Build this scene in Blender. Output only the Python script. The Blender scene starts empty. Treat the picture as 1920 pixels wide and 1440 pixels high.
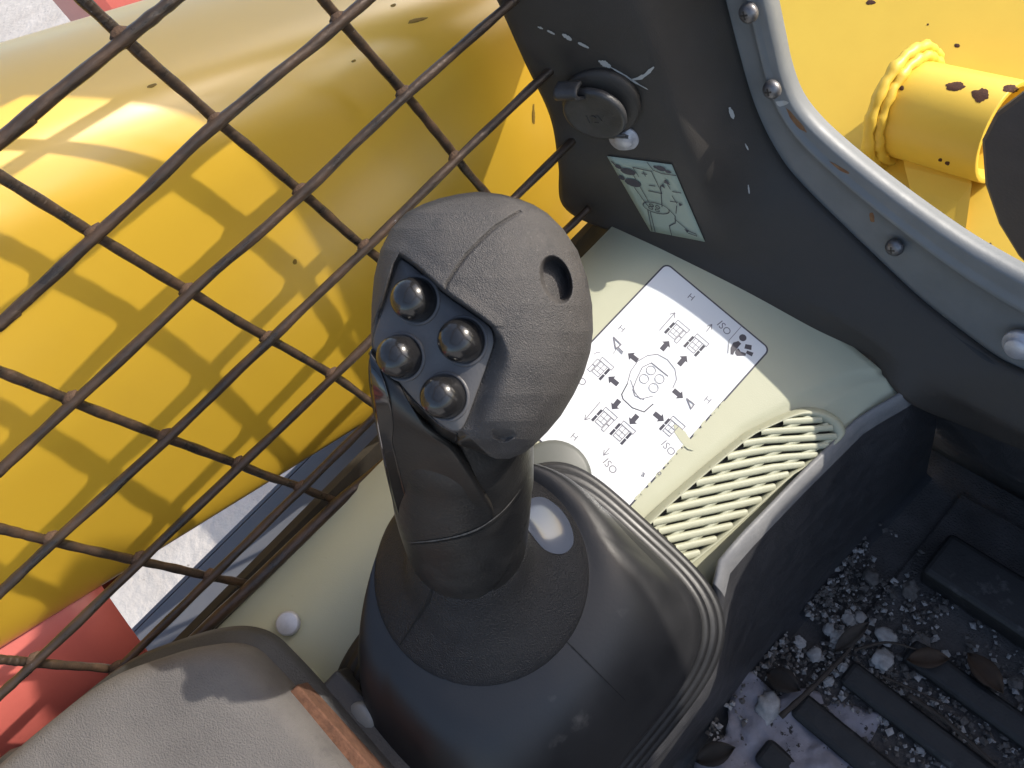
import bpy, bmesh, math, random
from mathutils import Vector, Matrix, noise
random.seed(7)
SC = bpy.context.scene
COL = SC.collection
rad = math.radians

# ------------------------------------------------------------------ camera
cam_d = bpy.data.cameras.new('camera')
cam_d.sensor_width = 36.0
cam_d.lens = 29.06
cam_d.clip_start = 0.01
cam_d.clip_end = 500
cam = bpy.data.objects.new('camera', cam_d)
COL.objects.link(cam)
CR, CU, CB = Vector((.6621, .6822, -.3101)), Vector((-.4899, .7072, .5094)), Vector((.5668, -.1853, .8027))
cam.matrix_world = Matrix(((CR.x, CU.x, CB.x, .361), (CR.y, CU.y, CB.y, 0), (CR.z, CU.z, CB.z, .445), (0, 0, 0, 1)))
SC.camera = cam

# ------------------------------------------------------------------ light
SUN = Vector((.060, .111, .092)).normalized()
EL = math.asin(SUN.z); AZ = math.atan2(SUN.x, SUN.y)
w = bpy.data.worlds.new('World'); SC.world = w; w.use_nodes = True
nt = w.node_tree; nt.nodes.clear()
sky = nt.nodes.new('ShaderNodeTexSky'); sky.sky_type = 'NISHITA'; sky.sun_disc = False
sky.sun_elevation = EL; sky.sun_rotation = AZ; sky.air_density = 1.0; sky.dust_density = 2.4; sky.ozone_density = 0.6
bg = nt.nodes.new('ShaderNodeBackground'); bg.inputs[1].default_value = 0.15
wo = nt.nodes.new('ShaderNodeOutputWorld')
nt.links.new(sky.outputs[0], bg.inputs[0]); nt.links.new(bg.outputs[0], wo.inputs[0])
sd = bpy.data.lights.new('sun', 'SUN'); sd.energy = 2.5; sd.angle = rad(.53); sd.color = (1, .94, .84)
so = bpy.data.objects.new('sun', sd); COL.objects.link(so)
so.rotation_euler = SUN.to_track_quat('Z', 'Y').to_euler()
vs = SC.view_settings
vs.view_transform = 'Standard'; vs.look = 'None'; vs.gamma = 1; vs.use_curve_mapping = False
vs.exposure = 1.0

# ------------------------------------------------------------------ helpers
def mat(name, col, rough=.5, col2=None, scale=40, amt=.5, bump=0, bscale=400, metal=0, spec=.5, coat=0,
        spots=None, spot_scale=120, spot_at=.68, spot2=None, detail=4, stretch=None, rvar=0, spot_soft=.04, bdist=.001, coat_r=.08, coat_ior=1.5):
    m = bpy.data.materials.new(name); m.use_nodes = True
    t = m.node_tree; b = t.nodes['Principled BSDF']
    tc = t.nodes.new('ShaderNodeTexCoord')
    mp = t.nodes.new('ShaderNodeMapping')
    t.links.new(tc.outputs['Object'], mp.inputs[0])
    if stretch: mp.inputs['Scale'].default_value = stretch
    b.inputs['Roughness'].default_value = rough
    b.inputs['Metallic'].default_value = metal
    b.inputs['Specular IOR Level'].default_value = spec
    b.inputs['Coat Weight'].default_value = coat
    b.inputs['Coat Roughness'].default_value = coat_r
    b.inputs['Coat IOR'].default_value = coat_ior
    c4 = lambda c: (c[0], c[1], c[2], 1)
    b.inputs['Base Color'].default_value = c4(col)
    last = None
    if col2:
        n = t.nodes.new('ShaderNodeTexNoise'); n.inputs['Scale'].default_value = scale
        n.inputs['Detail'].default_value = detail; n.inputs['Roughness'].default_value = .6
        t.links.new(mp.outputs[0], n.inputs[0])
        r = t.nodes.new('ShaderNodeValToRGB')
        r.color_ramp.elements[0].position = .5 - amt/2; r.color_ramp.elements[0].color = c4(col)
        r.color_ramp.elements[1].position = .5 + amt/2; r.color_ramp.elements[1].color = c4(col2)
        t.links.new(n.outputs[0], r.inputs[0])
        last = r.outputs[0]
        if rvar:
            mr = t.nodes.new('ShaderNodeMapRange')
            mr.inputs[1].default_value = .3; mr.inputs[2].default_value = .7
            mr.inputs[3].default_value = max(.02, rough - rvar); mr.inputs[4].default_value = min(1, rough + rvar)
            t.links.new(n.outputs[0], mr.inputs[0]); t.links.new(mr.outputs[0], b.inputs['Roughness'])
    for (sc_, at_, cc, sf) in ([(spot_scale, spot_at, spots, spot_soft)] if spots else []) + (list(spot2) if spot2 else []):
        n2 = t.nodes.new('ShaderNodeTexNoise'); n2.inputs['Scale'].default_value = sc_
        n2.inputs['Detail'].default_value = 5; n2.inputs['Roughness'].default_value = .65
        t.links.new(mp.outputs[0], n2.inputs[0])
        r2 = t.nodes.new('ShaderNodeValToRGB')
        r2.color_ramp.elements[0].position = at_; r2.color_ramp.elements[0].color = (0, 0, 0, 1)
        r2.color_ramp.elements[1].position = min(1, at_ + sf); r2.color_ramp.elements[1].color = (1, 1, 1, 1)
        t.links.new(n2.outputs[0], r2.inputs[0])
        mx = t.nodes.new('ShaderNodeMix'); mx.data_type = 'RGBA'
        t.links.new(r2.outputs[0], mx.inputs['Factor'])
        if last: t.links.new(last, mx.inputs['A'])
        else: mx.inputs['A'].default_value = c4(col)
        mx.inputs['B'].default_value = c4(cc)
        last = mx.outputs['Result']
    if last: t.links.new(last, b.inputs['Base Color'])
    if bump:
        n3 = t.nodes.new('ShaderNodeTexNoise'); n3.inputs['Scale'].default_value = bscale
        n3.inputs['Detail'].default_value = 3
        t.links.new(mp.outputs[0], n3.inputs[0])
        bp_ = t.nodes.new('ShaderNodeBump'); bp_.inputs['Strength'].default_value = bump
        bp_.inputs['Distance'].default_value = bdist
        t.links.new(n3.outputs[0], bp_.inputs['Height']); t.links.new(bp_.outputs[0], b.inputs['Normal'])
    return m

def tag(o, label=None, cat=None, group=None, kind=None):
    if label: o['label'] = label
    if cat: o['category'] = cat
    if group: o['group'] = group
    if kind: o['kind'] = kind
    return o

def thing(name, label, cat, loc=(0, 0, 0), group=None):
    o = bpy.data.objects.new(name, None); COL.objects.link(o); o.location = loc
    o.empty_display_size = .02
    return tag(o, label, cat, group)

def obj(name, verts, faces, m, parent=None, smooth=False, kind=None):
    me = bpy.data.meshes.new(name)
    me.from_pydata([tuple(v) for v in verts], [], faces); me.validate()
    bm = bmesh.new(); bm.from_mesh(me); bmesh.ops.recalc_face_normals(bm, faces=bm.faces); bm.to_mesh(me); bm.free()
    if smooth: me.shade_smooth()
    me.materials.append(m)
    o = bpy.data.objects.new(name, me); COL.objects.link(o)
    if parent:
        o.parent = parent
        if parent.type == 'EMPTY': o.matrix_parent_inverse = Matrix.Translation(-Vector(parent.location))
    if kind: o['kind'] = kind
    return o

def crs(pts, n):
    """resample a polyline with a Catmull-Rom spline"""
    P = [Vector(p) for p in pts]; out = []
    m = len(P) - 1
    for k in range(n):
        s = k / (n - 1) * m; i = min(int(s), m - 1); f = s - i
        p0 = P[max(i-1, 0)]; p1 = P[i]; p2 = P[i+1]; p3 = P[min(i+2, m)]
        out.append(.5*((2*p1) + (p2-p0)*f + (2*p0-5*p1+4*p2-p3)*f*f + (3*p1-p0-3*p2+p3)*f**3))
    return out

def grid(rows, closed=False):
    n = len(rows[0]); V = [p for r in rows for p in r]; Fc = []
    for i in range(len(rows)-1):
        for j in range(n if closed else n-1):
            k = (j+1) % n
            Fc.append((i*n+j, i*n+k, (i+1)*n+k, (i+1)*n+j))
    return V, Fc

def capped(rows):
    V, Fc = grid(rows, True); n = len(rows[0])
    Fc.append(tuple(range(n))); Fc.append(tuple(reversed(range(len(V)-n, len(V)))))
    return V, Fc

def solid(o, t, off=-1):
    md = o.modifiers.new('thick', 'SOLIDIFY'); md.thickness = t; md.offset = off
    return o

def bevel(o, wd, seg=2, ang=35):
    md = o.modifiers.new('bevel', 'BEVEL'); md.width = wd; md.segments = seg
    md.limit_method = 'ANGLE'; md.angle_limit = rad(ang)
    return o

def frame(z, x=None):
    z = Vector(z).normalized(); x = Vector(x) if x else (Vector((1, 0, 0)) if abs(z.x) < .8 else Vector((0, 1, 0)))
    x = (x - z*x.dot(z)).normalized(); y = z.cross(x)
    return x, y, z

def tube(path, r, n=10, rfun=None):
    path = [Vector(p) for p in path]; rows = []
    x = None
    for i, p in enumerate(path):
        d = (path[min(i+1, len(path)-1)] - path[max(i-1, 0)]).normalized()
        x, y, _ = frame(d, x)
        rr = rfun(i) if rfun else r
        rows.append([p + x*math.cos(2*math.pi*k/n)*rr + y*math.sin(2*math.pi*k/n)*rr for k in range(n)])
    return capped(rows)

def lathe(c, axis, prof, n=32, x=None):
    """prof: (radius, height) list along axis"""
    x, y, z = frame(axis, x); c = Vector(c)
    rows = [[c + z*h + x*math.cos(2*math.pi*k/n)*r + y*math.sin(2*math.pi*k/n)*r for k in range(n)] for r, h in prof]
    return capped(rows)

def box(c, sx, sy, sz, ax=None):
    c = Vector(c)
    X, Y, Z = ax if ax else (Vector((1, 0, 0)), Vector((0, 1, 0)), Vector((0, 0, 1)))
    V = [c + X*sx*a + Y*sy*b + Z*sz*d for a in (-.5, .5) for b in (-.5, .5) for d in (-.5, .5)]
    return V, [(0, 1, 3, 2), (4, 6, 7, 5), (0, 4, 5, 1), (2, 3, 7, 6), (0, 2, 6, 4), (1, 5, 7, 3)]

def join(lst):
    V = []; Fc = []
    for v, f in lst:
        k = len(V); V += list(v); Fc += [tuple(i+k for i in q) for q in f]
    return V, Fc

def lerp(a, b, t): return a + (b-a)*t
def interp(tab, x):
    if x <= tab[0][0]: return tab[0][1]
    for (a, p), (b, q) in zip(tab, tab[1:]):
        if x <= b:
            f = (x-a)/(b-a); return p + (q-p)*f
    return tab[-1][1]
def sstep(a, b, x):
    t = max(0, min(1, (x-a)/(b-a))); return t*t*(3-2*t)

# ------------------------------------------------------------------ materials
M = {}
M['yellow'] = mat('yellow_paint', (.75, .46, .036), .36, (.72, .435, .033), 14, .6, coat=1.0, coat_r=.30, coat_ior=1.9, rvar=.05, spots=(.18, .10, .02), spot_scale=55, spot_at=.765, bump=.04, bscale=90)
M['yellow_front'] = mat('yellow_front_paint', (.74, .50, .06), .45, (.70, .465, .055), 22, .6, spots=(.06, .02, .01), spot_scale=26, spot_at=.74, bump=.08, bscale=160)
M['bar'] = mat('rusty_bar_metal', (.030, .025, .021), .36, (.075, .045, .028), 120, .35, metal=.3, bump=.35, bscale=700, rvar=.12, spots=(.20, .19, .19), spot_scale=260, spot_at=.70, stretch=(1, .35, 1))
M['rust'] = mat('weld_rust', (.085, .045, .024), .85, (.05, .028, .016), 300, .5, bump=.6, bscale=900)
M['cream'] = mat('cream_plastic', (.45, .45, .325), .46, (.42, .42, .30), 30, .6, bump=.10, bscale=1300, spots=(.30, .29, .20), spot_scale=90, spot_at=.73)
M['black_trim'] = mat('black_trim_plastic', (.044, .039, .034), .52, (.060, .053, .047), 30, .5, bump=.35, bscale=1600, rvar=.1, spec=.35, spots=(.26, .26, .25), spot_scale=330, spot_at=.765, bdist=.0006)
M['grip'] = mat('worn_grip_plastic', (.040, .037, .037), .58, (.074, .067, .063), 70, .5, bump=.9, bscale=1900, rvar=.12, spots=(.135, .124, .115), spot_scale=900, spot_at=.57, spot_soft=.18, bdist=.0007, spot2=[(85, .62, (.035, .033, .034), .1)])
M['plate'] = mat('smooth_plate_plastic', (.075, .072, .075), .46, (.105, .099, .097), 60, .5, bump=.12, bscale=900)
M['button'] = mat('polished_button_rubber', (.010, .010, .011), .22, (.018, .017, .017), 160, .5, coat=.3, bump=.05, bscale=700)
M['gloss'] = mat('glossy_black_trim', (.012, .011, .010), .10, coat=.6)
M['handle'] = mat('handle_plastic', (.013, .0125, .012), .40, (.028, .026, .024), 55, .55, bump=.22, bscale=700, rvar=.12, spots=(.14, .13, .11), spot_scale=150, spot_at=.70, spot_soft=.12)
M['collar'] = mat('textured_collar_rubber', (.015, .015, .0165), .42, (.026, .025, .026), 60, .5, bump=1.0, bscale=1100, bdist=.0016, rvar=.08, spots=(.11, .10, .09), spot_scale=55, spot_at=.66, spot_soft=.2)
M['boot'] = mat('smooth_boot_rubber', (.012, .0122, .0135), .42, (.021, .021, .0225), 26, .6, bump=.06, bscale=500, rvar=.07, spots=(.10, .095, .09), spot_scale=30, spot_at=.67, spot_soft=.2)
M['grey_rubber'] = mat('grey_base', (.10, .105, .095), .5)
M['patch'] = mat('polished_sky_patch', (.10, .115, .15), .2, coat=.8)  # pale blue base imitates sky reflected on smooth rubber
M['zinc'] = mat('zinc_bolt', (.60, .60, .63), .45, (.46, .46, .49), 200, .5, metal=.4, bump=.1, bscale=900)
M['screw'] = mat('screw_metal', (.26, .26, .27), .42, (.14, .13, .13), 300, .5, metal=.7)
M['strip'] = mat('grey_painted_flange', (.20, .21, .215), .46, (.15, .16, .165), 30, .6, bump=.12, bscale=300, rvar=.1, spots=(.15, .06, .025), spot_scale=22, spot_at=.70, spot_soft=.05, spot2=[(60, .70, (.32, .31, .24), .05)])
M['strip_rust'] = mat('flange_rust', (.16, .065, .03), .8, (.30, .17, .08), 200, .5, bump=.4, bscale=600)
M['decal_white'] = mat('decal_white', (.74, .76, .78), .16, (.70, .72, .74), 30, .5)
M['decal_ink'] = mat('decal_ink', (.035, .033, .05), .45)
M['decal_line'] = mat('decal_line_ink', (.16, .155, .18), .45)
M['decal_green'] = mat('decal_pale_green', (.36, .42, .34), .45, (.32, .38, .31), 40, .5)
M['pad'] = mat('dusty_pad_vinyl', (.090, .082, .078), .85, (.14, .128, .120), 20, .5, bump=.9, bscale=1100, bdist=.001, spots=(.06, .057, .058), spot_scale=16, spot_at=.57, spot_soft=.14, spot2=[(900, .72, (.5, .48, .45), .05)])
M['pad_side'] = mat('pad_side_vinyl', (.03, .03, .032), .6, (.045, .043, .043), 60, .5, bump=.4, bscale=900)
M['bracket'] = mat('rusty_bracket', (.065, .028, .015), .9, (.15, .068, .038), 220, .5, bump=.7, bscale=500)
M['wall'] = mat('dark_side_panel', (.036, .036, .039), .5, (.062, .061, .065), 60, .6, bump=.4, bscale=800, rvar=.1, spots=(.12, .12, .125), spot_scale=420, spot_at=.70)
M['wall_lip'] = mat('worn_panel_lip', (.15, .15, .155), .5, (.24, .235, .23), 60, .6, bump=.25, bscale=500)
M['floor'] = mat('dusty_floor', (.050, .045, .043), .9, (.105, .096, .093), 40, .6, bump=.8, bscale=500, bdist=.002)
M['mat'] = mat('rubber_mat', (.011, .011, .012), .6, (.024, .023, .023), 60, .6, bump=.3, bscale=400, spots=(.09, .084, .082), spot_scale=40, spot_at=.60, spot_soft=.12)
M['stone'] = mat('pale_stone', (.26, .25, .24), .9, (.44, .42, .41), 150, .5, bump=.5, bscale=500)
M['stone2'] = mat('dark_stone', (.075, .068, .062), .9, (.15, .135, .125), 150, .5, bump=.5, bscale=500)
M['leaf'] = mat('dry_leaf', (.07, .04, .022), .8, (.035, .022, .014), 90, .5)
M['leaf2'] = mat('dark_leaf', (.03, .022, .016), .8, (.018, .014, .012), 90, .5)
M['twig'] = mat('twig_bark', (.06, .045, .035), .85, (.035, .027, .022), 200, .5)
M['paper'] = mat('crumpled_paper', (.30, .285, .32), .85, (.18, .17, .19), 60, .5, bump=.6, bscale=150, bdist=.002, spots=(.03, .026, .024), spot_scale=75, spot_at=.62, spot_soft=.02)
M['red'] = mat('faded_red_paint', (.52, .125, .10), .40, (.46, .105, .085), 30, .6, bump=.1, bscale=200, spots=(.38, .36, .38), spot_scale=48, spot_at=.72, spot_soft=.02)
M['red_in'] = mat('dark_red_inside', (.17, .045, .022), .75, (.12, .035, .018), 80, .5)  # darker red for the inner faces
M['fender'] = mat('grey_fender_sky_tint', (.11, .115, .14), .45, (.14, .145, .16), 30, .6, bump=.1, bscale=300, spots=(.20, .20, .20), spot_scale=60, spot_at=.66)  # blue in the base stands for sky reflected off the plate
M['chassis'] = mat('dark_chassis', (.035, .028, .018), .7, (.025, .02, .014), 40, .6, bump=.3, bscale=200)
M['ground'] = mat('pale_gravel_ground', (.46, .43, .40), .95, (.34, .31, .28), 9, .5, bump=.25, bscale=45, bdist=.02, spots=(.20, .18, .16), spot_scale=30, spot_at=.66, detail=8)
M['block'] = mat('dark_block_paint', (.075, .078, .088), .5, (.06, .062, .07), 40, .6, bump=.15, bscale=400)
M['cap'] = mat('socket_rubber', (.032, .032, .034), .42, (.07, .068, .068), 110, .5, bump=.2, bscale=700, rvar=.1)
M['white_scuff'] = mat('pale_scuff', (.42, .42, .40), .8)
M['front_panel'] = mat('smooth_front_panel', (.016, .0145, .013), .34, (.026, .023, .020), 60, .5, bump=.12, bscale=500)
M['rust_dark'] = mat('dark_rust', (.035, .014, .008), .9, (.09, .03, .012), 500, .5, bump=.6, bscale=1200)
M['smudge'] = mat('brown_smudge', (.17, .10, .02), .7, (.30, .18, .02), 300, .5)

# ------------------------------------------------------------------ the ground and the machine outside the cab
GZ = -1.05
V, Fc = [(-60, -60, GZ), (60, -60, GZ), (60, 60, GZ), (-60, 60, GZ)], [(0, 1, 2, 3)]
tag(obj('ground', V, Fc, M['ground']), kind='structure')

# lift arm: rounded plate section running forward and down beside the cab
sec = [(-.20, -.325), (-.105, -.322), (-.086, -.315), (-.079, -.300), (-.0735, -.255), (-.0670, -.20), (-.0615, -.15), (-.0580, -.10), (-.0570, -.06), (-.0572, -.035),
       (-.0595, -.014), (-.067, .004), (-.080, .0175), (-.097, .0265), (-.116, .032), (-.138, .034), (-.160, .030), (-.176, .018), (-.184, -.005), (-.187, -.05), (-.187, -.30)]
sec = [(v.x, v.y) for v in crs([(a, b, 0) for a, b in sec], 90)]
t = thing('lift_arm', 'big yellow painted loader lift arm behind the wire mesh', 'loader arm', (-.12, 0, -.1))
rows = []
for k in range(41):
    y = -.9 + k*1.32/40
    zz = .247 - .365*y
    rows.append([Vector((a, y, b + zz + .0)) for a, b in sec])
V, Fc = capped(rows); lift = t; arm_o = obj('arm_plate', V, Fc, M['yellow'], t, True)
# red boom prop under the arm
t = thing('red_boom_prop', 'faded red curved steel prop lying under the yellow arm', 'boom prop', (-.08, -.3, -.05))
prof = crs([(-.115, .006, 0), (-.10, .004, 0), (-.082, -.008, 0), (-.068, -.030, 0), (-.062, -.055, 0), (-.066, -.078, 0), (-.078, -.094, 0)], 24)
rows = []
for k in range(21):
    y = -.70 + k*(.513)/20
    zz = .002 - .355*(y + .187)
    rows.append([Vector((p.x, y + (p.y*.35), zz + p.y)) for p in prof])
V, Fc = grid(rows); solid(obj('curved_sheet', V, Fc, M['red'], t, True), .005, 1)
e = rows[-1]
V, Fc = box((-.118, -.205, -.018), .004, .04, .05); obj('back_plate', V, Fc, M['red_in'], t)
lo = e[-1]
V, Fc = box((lo.x + .012, lo.y - .022, lo.z - .004), .035, .05, .005); bevel(obj('end_lug', V, Fc, M['red'], t), .002)
V, Fc = box((lo.x + .010, lo.y - .03, lo.z - .022), .003, .06, .03); obj('lug_web', V, Fc, M['red_in'], t)

# chassis rail and fender below the side window
t = thing('side_fender', 'grey fender plate below the mesh window with a painted sky blue sheen', 'fender', (-.14, 0, -.15))
V, Fc = box((-.143, -.30, -.153), .05, 1.2, .006); bevel(obj('fender_plate', V, Fc, M['fender'], t), .002)
V, Fc = box((-.170, -.30, -.175), .004, 1.2, .05); obj('fender_skirt', V, Fc, M['fender'], t)
t = thing('chassis_rail', 'dark shaded chassis rail between fender and cab sill', 'chassis rail', (-.06, 0, -.17))
V, Fc = box((-.063, -.30, -.172), .108, 1.2, .01); obj('rail_top', V, Fc, M['chassis'], t)
V, Fc = box((-.0145, -.30, -.09), .006, 1.2, .15); obj('rail_web', V, Fc, M['chassis'], t)

# far red machine panel beyond the arm
t = thing('far_red_machine', 'bright red machine panel standing on the pale ground', 'machine', (-1.2, .6, GZ))
RC = Vector((-2.4739,0.4242,-0.6500)); V, Fc = box((RC.x-.1, RC.y+.22, GZ+.40), .6, .55, .62); bevel(obj('body_panel', V, Fc, M['red'], t), .05, 3)
V, Fc = box((RC.x-.1, RC.y+.22, GZ+.05), .5, .5, .1); obj('skid', V, Fc, M['chassis'], t)

# ------------------------------------------------------------------ front: boom plate with tube, seen through the front opening
t = thing('front_boom_plate', 'yellow boom plate with welded tube seen through the front opening', 'loader arm', (0, .75, -.3))
rows = []
for k in range(13):
    f = k/12
    rows.append([Vector((-.85 + j*1.9/12, .42 + f*.80, -.4075 + .28*f)) for j in range(13)])
V, Fc = grid(rows); front = t; plate_o = solid(obj('base_plate', V, Fc, M['yellow_front'], t), .012, -1)
TA, TB = Vector((-0.0156,0.6853,-0.2722)), Vector((0.0903,0.6827,-0.2604))
ax = (TB - TA).normalized()
x_, y_, z_ = frame(ax, (0, 0, 1))
def tubering(c, r, n=36): return [c + x_*math.cos(2*math.pi*k/n)*r + y_*math.sin(2*math.pi*k/n)*r for k in range(n)]
V, Fc = capped([tubering(TA - ax*.02, .052), tubering(TA, .052), tubering(TB, .052), tubering(TB, .046), tubering(TB - ax*.03, .046)])
tube_o = bevel(obj('tube', V, Fc, M['yellow_front'], t, True), .001, 2, 50)
for q in range(2):   # weld beads round the foot of the tube
    ring = []
    for k in range(57):
        a = rad(-150 + k*300/56)
        rr = .0555 + q*.009 + .0012*math.sin(k*2.1 + q)
        ring.append(TA + ax*(.000 - q*.006) + x_*math.cos(a)*rr + y_*math.sin(a)*rr)
    V, Fc = tube(ring, .0062, 10, lambda i: .0062 + .0009*math.sin(i*1.3)); obj('weld_bead', V, Fc, M['yellow_front'], t, True)
g0 = [Vector((0.0006,0.6479,-0.2959)), Vector((0.0719,0.6552,-0.2934)), Vector((0.1122,0.5754,-0.3478)), Vector((0.0587,0.5968,-0.3403))]
V = g0 + [p + Vector((.012, -.012, -.006)) for p in g0]
obj('gusset', V, [(0, 1, 2, 3), (7, 6, 5, 4), (0, 4, 5, 1), (1, 5, 6, 2), (2, 6, 7, 3), (3, 7, 4, 0)], M['yellow_front'], t)
path = crs([(-0.0307,0.6731,-0.3157), (0.0024,0.6483,-0.3244), (0.0311,0.6197,-0.3344), (0.0532,0.5960,-0.3427)], 20)
V, Fc = tube(path, .0065, 10); obj('weld_bead', V, Fc, M['yellow_front'], t, True)

# dark blocky boom stop right of the tube
t = thing('boom_stop_block', 'dark grey faceted steel block beside the yellow tube', 'steel block', (.3, .42, .05))
pr = [(0.1535,0.4800,-0.0646), (0.1594,0.4800,-0.0365), (0.1749,0.4800,-0.0117), (.235, .48, .002), (.31, .48, .035), (.345, .48, .10), (.385, .48, .18), (.48, .48, .22), (.75, .48, .25), (.75, .48, -.15), (.30, .48, -.25), (0.1998,0.4800,-0.1719), (0.1792,0.4800,-0.1444), (0.1623,0.4800,-0.1071)]  # beyond the right of view the outline is drawn out to shade floor and vent edge
V, Fc = capped([[Vector(p) for p in pr], [Vector(p) + Vector((.02, .07, .004)) for p in pr]])
bevel(obj('block_body', V, Fc, M['block'], t), .004, 2)
V, Fc = box((.42, .52, -.26), .10, .02, .22); obj('block_bracket', V, Fc, M['chassis'], t)
V, Fc = tube(crs([(.62, .51, .18), (.58, .505, .33), (.47, .50, .425), (.39, .50, .44), (.325, .50, .44), (.318, .50, .52), (.322, .50, .60)], 30), .05, 20, lambda i: .058 - .024*max(0, (i-20)/9)); obj('shade_arm', V, Fc, M['block'], t, True)  # unseen arm, added only to shade console, handle and collar

# ------------------------------------------------------------------ wire guard of the side window (plane X = 0)
t = thing('window_guard', 'rusty welded steel mesh guard in the side window', 'window guard', (0, 0, 0))
H = [  # lengthwise bars
 [(0.0000,-0.0386,0.2979), (0.0000,-0.0093,0.2966), (0.0000,0.0537,0.2966), (0.0000,0.0839,0.2963), (0.0000,0.1243,0.2949)],
 [(0.0000,-0.0989,0.2417), (0.0000,-0.0661,0.2405), (0.0000,-0.0111,0.2419), (0.0000,0.0633,0.2442), (0.0000,0.1394,0.2423), (0.0000,0.1820,0.2414)],
 [(0.0000,-0.1572,0.1872), (0.0000,-0.1210,0.1863), (0.0000,-0.0761,0.1864), (0.0000,-0.0007,0.1873), (0.0000,0.0754,0.1863), (0.0000,0.1513,0.1883), (0.0000,0.2222,0.1871), (0.0000,0.2333,0.1870)],
 [(0.0000,-0.2138,0.1344), (0.0000,-0.1757,0.1323), (0.0000,-0.1407,0.1321), (0.0000,-0.0647,0.1301), (0.0000,0.0111,0.1307), (0.0000,0.0855,0.1311), (0.0000,0.1614,0.1329), (0.0000,0.2332,0.1330), (0.0000,0.2466,0.1328)],
 [(0.0000,-0.2704,0.0816), (0.0000,-0.2291,0.0796), (0.0000,-0.2054,0.0783), (0.0000,-0.1295,0.0776), (0.0000,-0.0531,0.0765), (0.0000,0.0230,0.0755), (0.0000,0.1192,0.0771), (0.0000,0.2284,0.0768), (0.0000,0.2425,0.0767)],
 [(0.0000,-0.2329,0.0239), (0.0000,-0.1941,0.0242), (0.0000,-0.1186,0.0238), (0.0000,-0.0412,0.0219), (0.0000,0.0307,0.0217), (0.0000,0.1253,0.0204), (0.0000,0.2008,0.0182)],
]
Vb = [  # upright bars, behind the lengthwise ones
 [(-0.0050,0.1355,0.2710), (-0.0050,0.1413,0.2395), (-0.0050,0.1534,0.1847), (-0.0050,0.1637,0.1286), (-0.0050,0.1774,0.0533), (-0.0050,0.1875,-0.0135)],
 [(-0.0050,0.0497,0.3226), (-0.0050,0.0544,0.2945), (-0.0050,0.0641,0.2414), (-0.0050,0.0764,0.1828), (-0.0050,0.0866,0.1268), (-0.0050,0.1087,0.0205), (-0.0050,0.1184,-0.0260)],
 [(-0.0050,-0.0235,0.3104), (-0.0050,-0.0198,0.2843), (-0.0050,-0.0113,0.2391), (-0.0050,-0.0007,0.1838), (-0.0050,0.0112,0.1263), (-0.0050,0.0233,0.0704), (-0.0050,0.0311,0.0159), (-0.0050,0.0420,-0.0328)],
 [(-0.0050,-0.0891,0.2493), (-0.0050,-0.0842,0.2207), (-0.0050,-0.0772,0.1828), (-0.0050,-0.0656,0.1257), (-0.0050,-0.0538,0.0714), (-0.0050,-0.0418,0.0160), (-0.0050,-0.0330,-0.0245)],
 [(-0.0050,-0.1541,0.1886), (-0.0050,-0.1481,0.1576), (-0.0050,-0.1427,0.1278), (-0.0050,-0.1313,0.0725), (-0.0050,-0.1203,0.0180), (-0.0050,-0.1121,-0.0191)],
 [(-0.0050,-0.2209,0.1263), (-0.0050,-0.2128,0.0938), (-0.0050,-0.2083,0.0732), (-0.0050,-0.1968,0.0184), (-0.0050,-0.1871,-0.0262)],
]
def reach(pts, y0, y1):
    P = [Vector(p) for p in pts]
    if P[0].y > y0: d = (P[0]-P[1]); P.insert(0, P[0] + d*((y0 - P[0].y)/d.y))
    if P[-1].y < y1: d = (P[-1]-P[-2]); P.append(P[-1] + d*((y1 - P[-1].y)/d.y))
    return P
def barmesh(pts, r):
    P = crs(pts, 80)
    return tube([p + Vector((noise.noise(p*30)*.0006, noise.noise(p*31 + Vector((3, 1, 2)))*.0006, noise.noise(p*29 + Vector((7, 1, 2)))*.0006)) for p in P], r, 10, lambda i: r*(1 + .05*math.sin(i*1.3) + .04*math.sin(i*.47)))
for h in H:
    V, Fc = barmesh(reach(h, -.55, .236), .0028); obj('bar', V, Fc, M['bar'], t, True)
for h in Vb:
    V, Fc = barmesh(h, .0027); obj('bar', V, Fc, M['bar'], t, True)
# two more uprights and a lengthwise bar above the picture, same pitch
for k in range(1, 4):
    z = .300 + .055*k
    V, Fc = tube([(0, -.55, z), (0, .236, z + .005)], .0028, 8); obj('bar', V, Fc, M['bar'], t, True)
for v in Vb:
    a, b = Vector(v[0]), Vector(v[1]); d = (a-b).normalized()
    V, Fc = tube([a, a + d*(.47 - a.z)/max(d.z, .3)], .003, 8); obj('bar', V, Fc, M['bar'], t, True)
for i, v in enumerate(Vb):     # rust at the welds
    for p in v[1:-1]:
        p = Vector(p)
        best = min((( Vector(q) - p).length, q) for h in H for q in h)
        if best[0] < .012:
            c = Vector(best[1]) + Vector((-.0022, 0, 0))
            bm = bmesh.new(); bmesh.ops.create_icosphere(bm, subdivisions=2, radius=.0038)
            for vv in bm.verts:
                vv.co = Vector((vv.co.x*.8, vv.co.y*1.35, vv.co.z*1.15))*(1 + .3*noise.noise(vv.co*300 + c*90)) + c
            V = [vv.co.copy() for vv in bm.verts]; Fc = [tuple(x.index for x in f.verts) for f in bm.faces]; bm.free()
            obj('weld', V, Fc, M['rust'], t, True)
# lower frame bar
V, Fc = tube(crs([(.008, -.55, -.006), (0.0080,-0.2507,0.0001), (0.0080,-0.1533,0.0015), (0.0080,-0.1097,-0.0010), (0.0080,-0.0336,-0.0053), (0.0080,0.0086,-0.0123), (0.0080,0.0990,-0.0177), (0.0080,0.1719,-0.0191)], 50), .0042, 12)
bb = obj('frame_bar', V, Fc, M['bar'], t, True)

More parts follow.
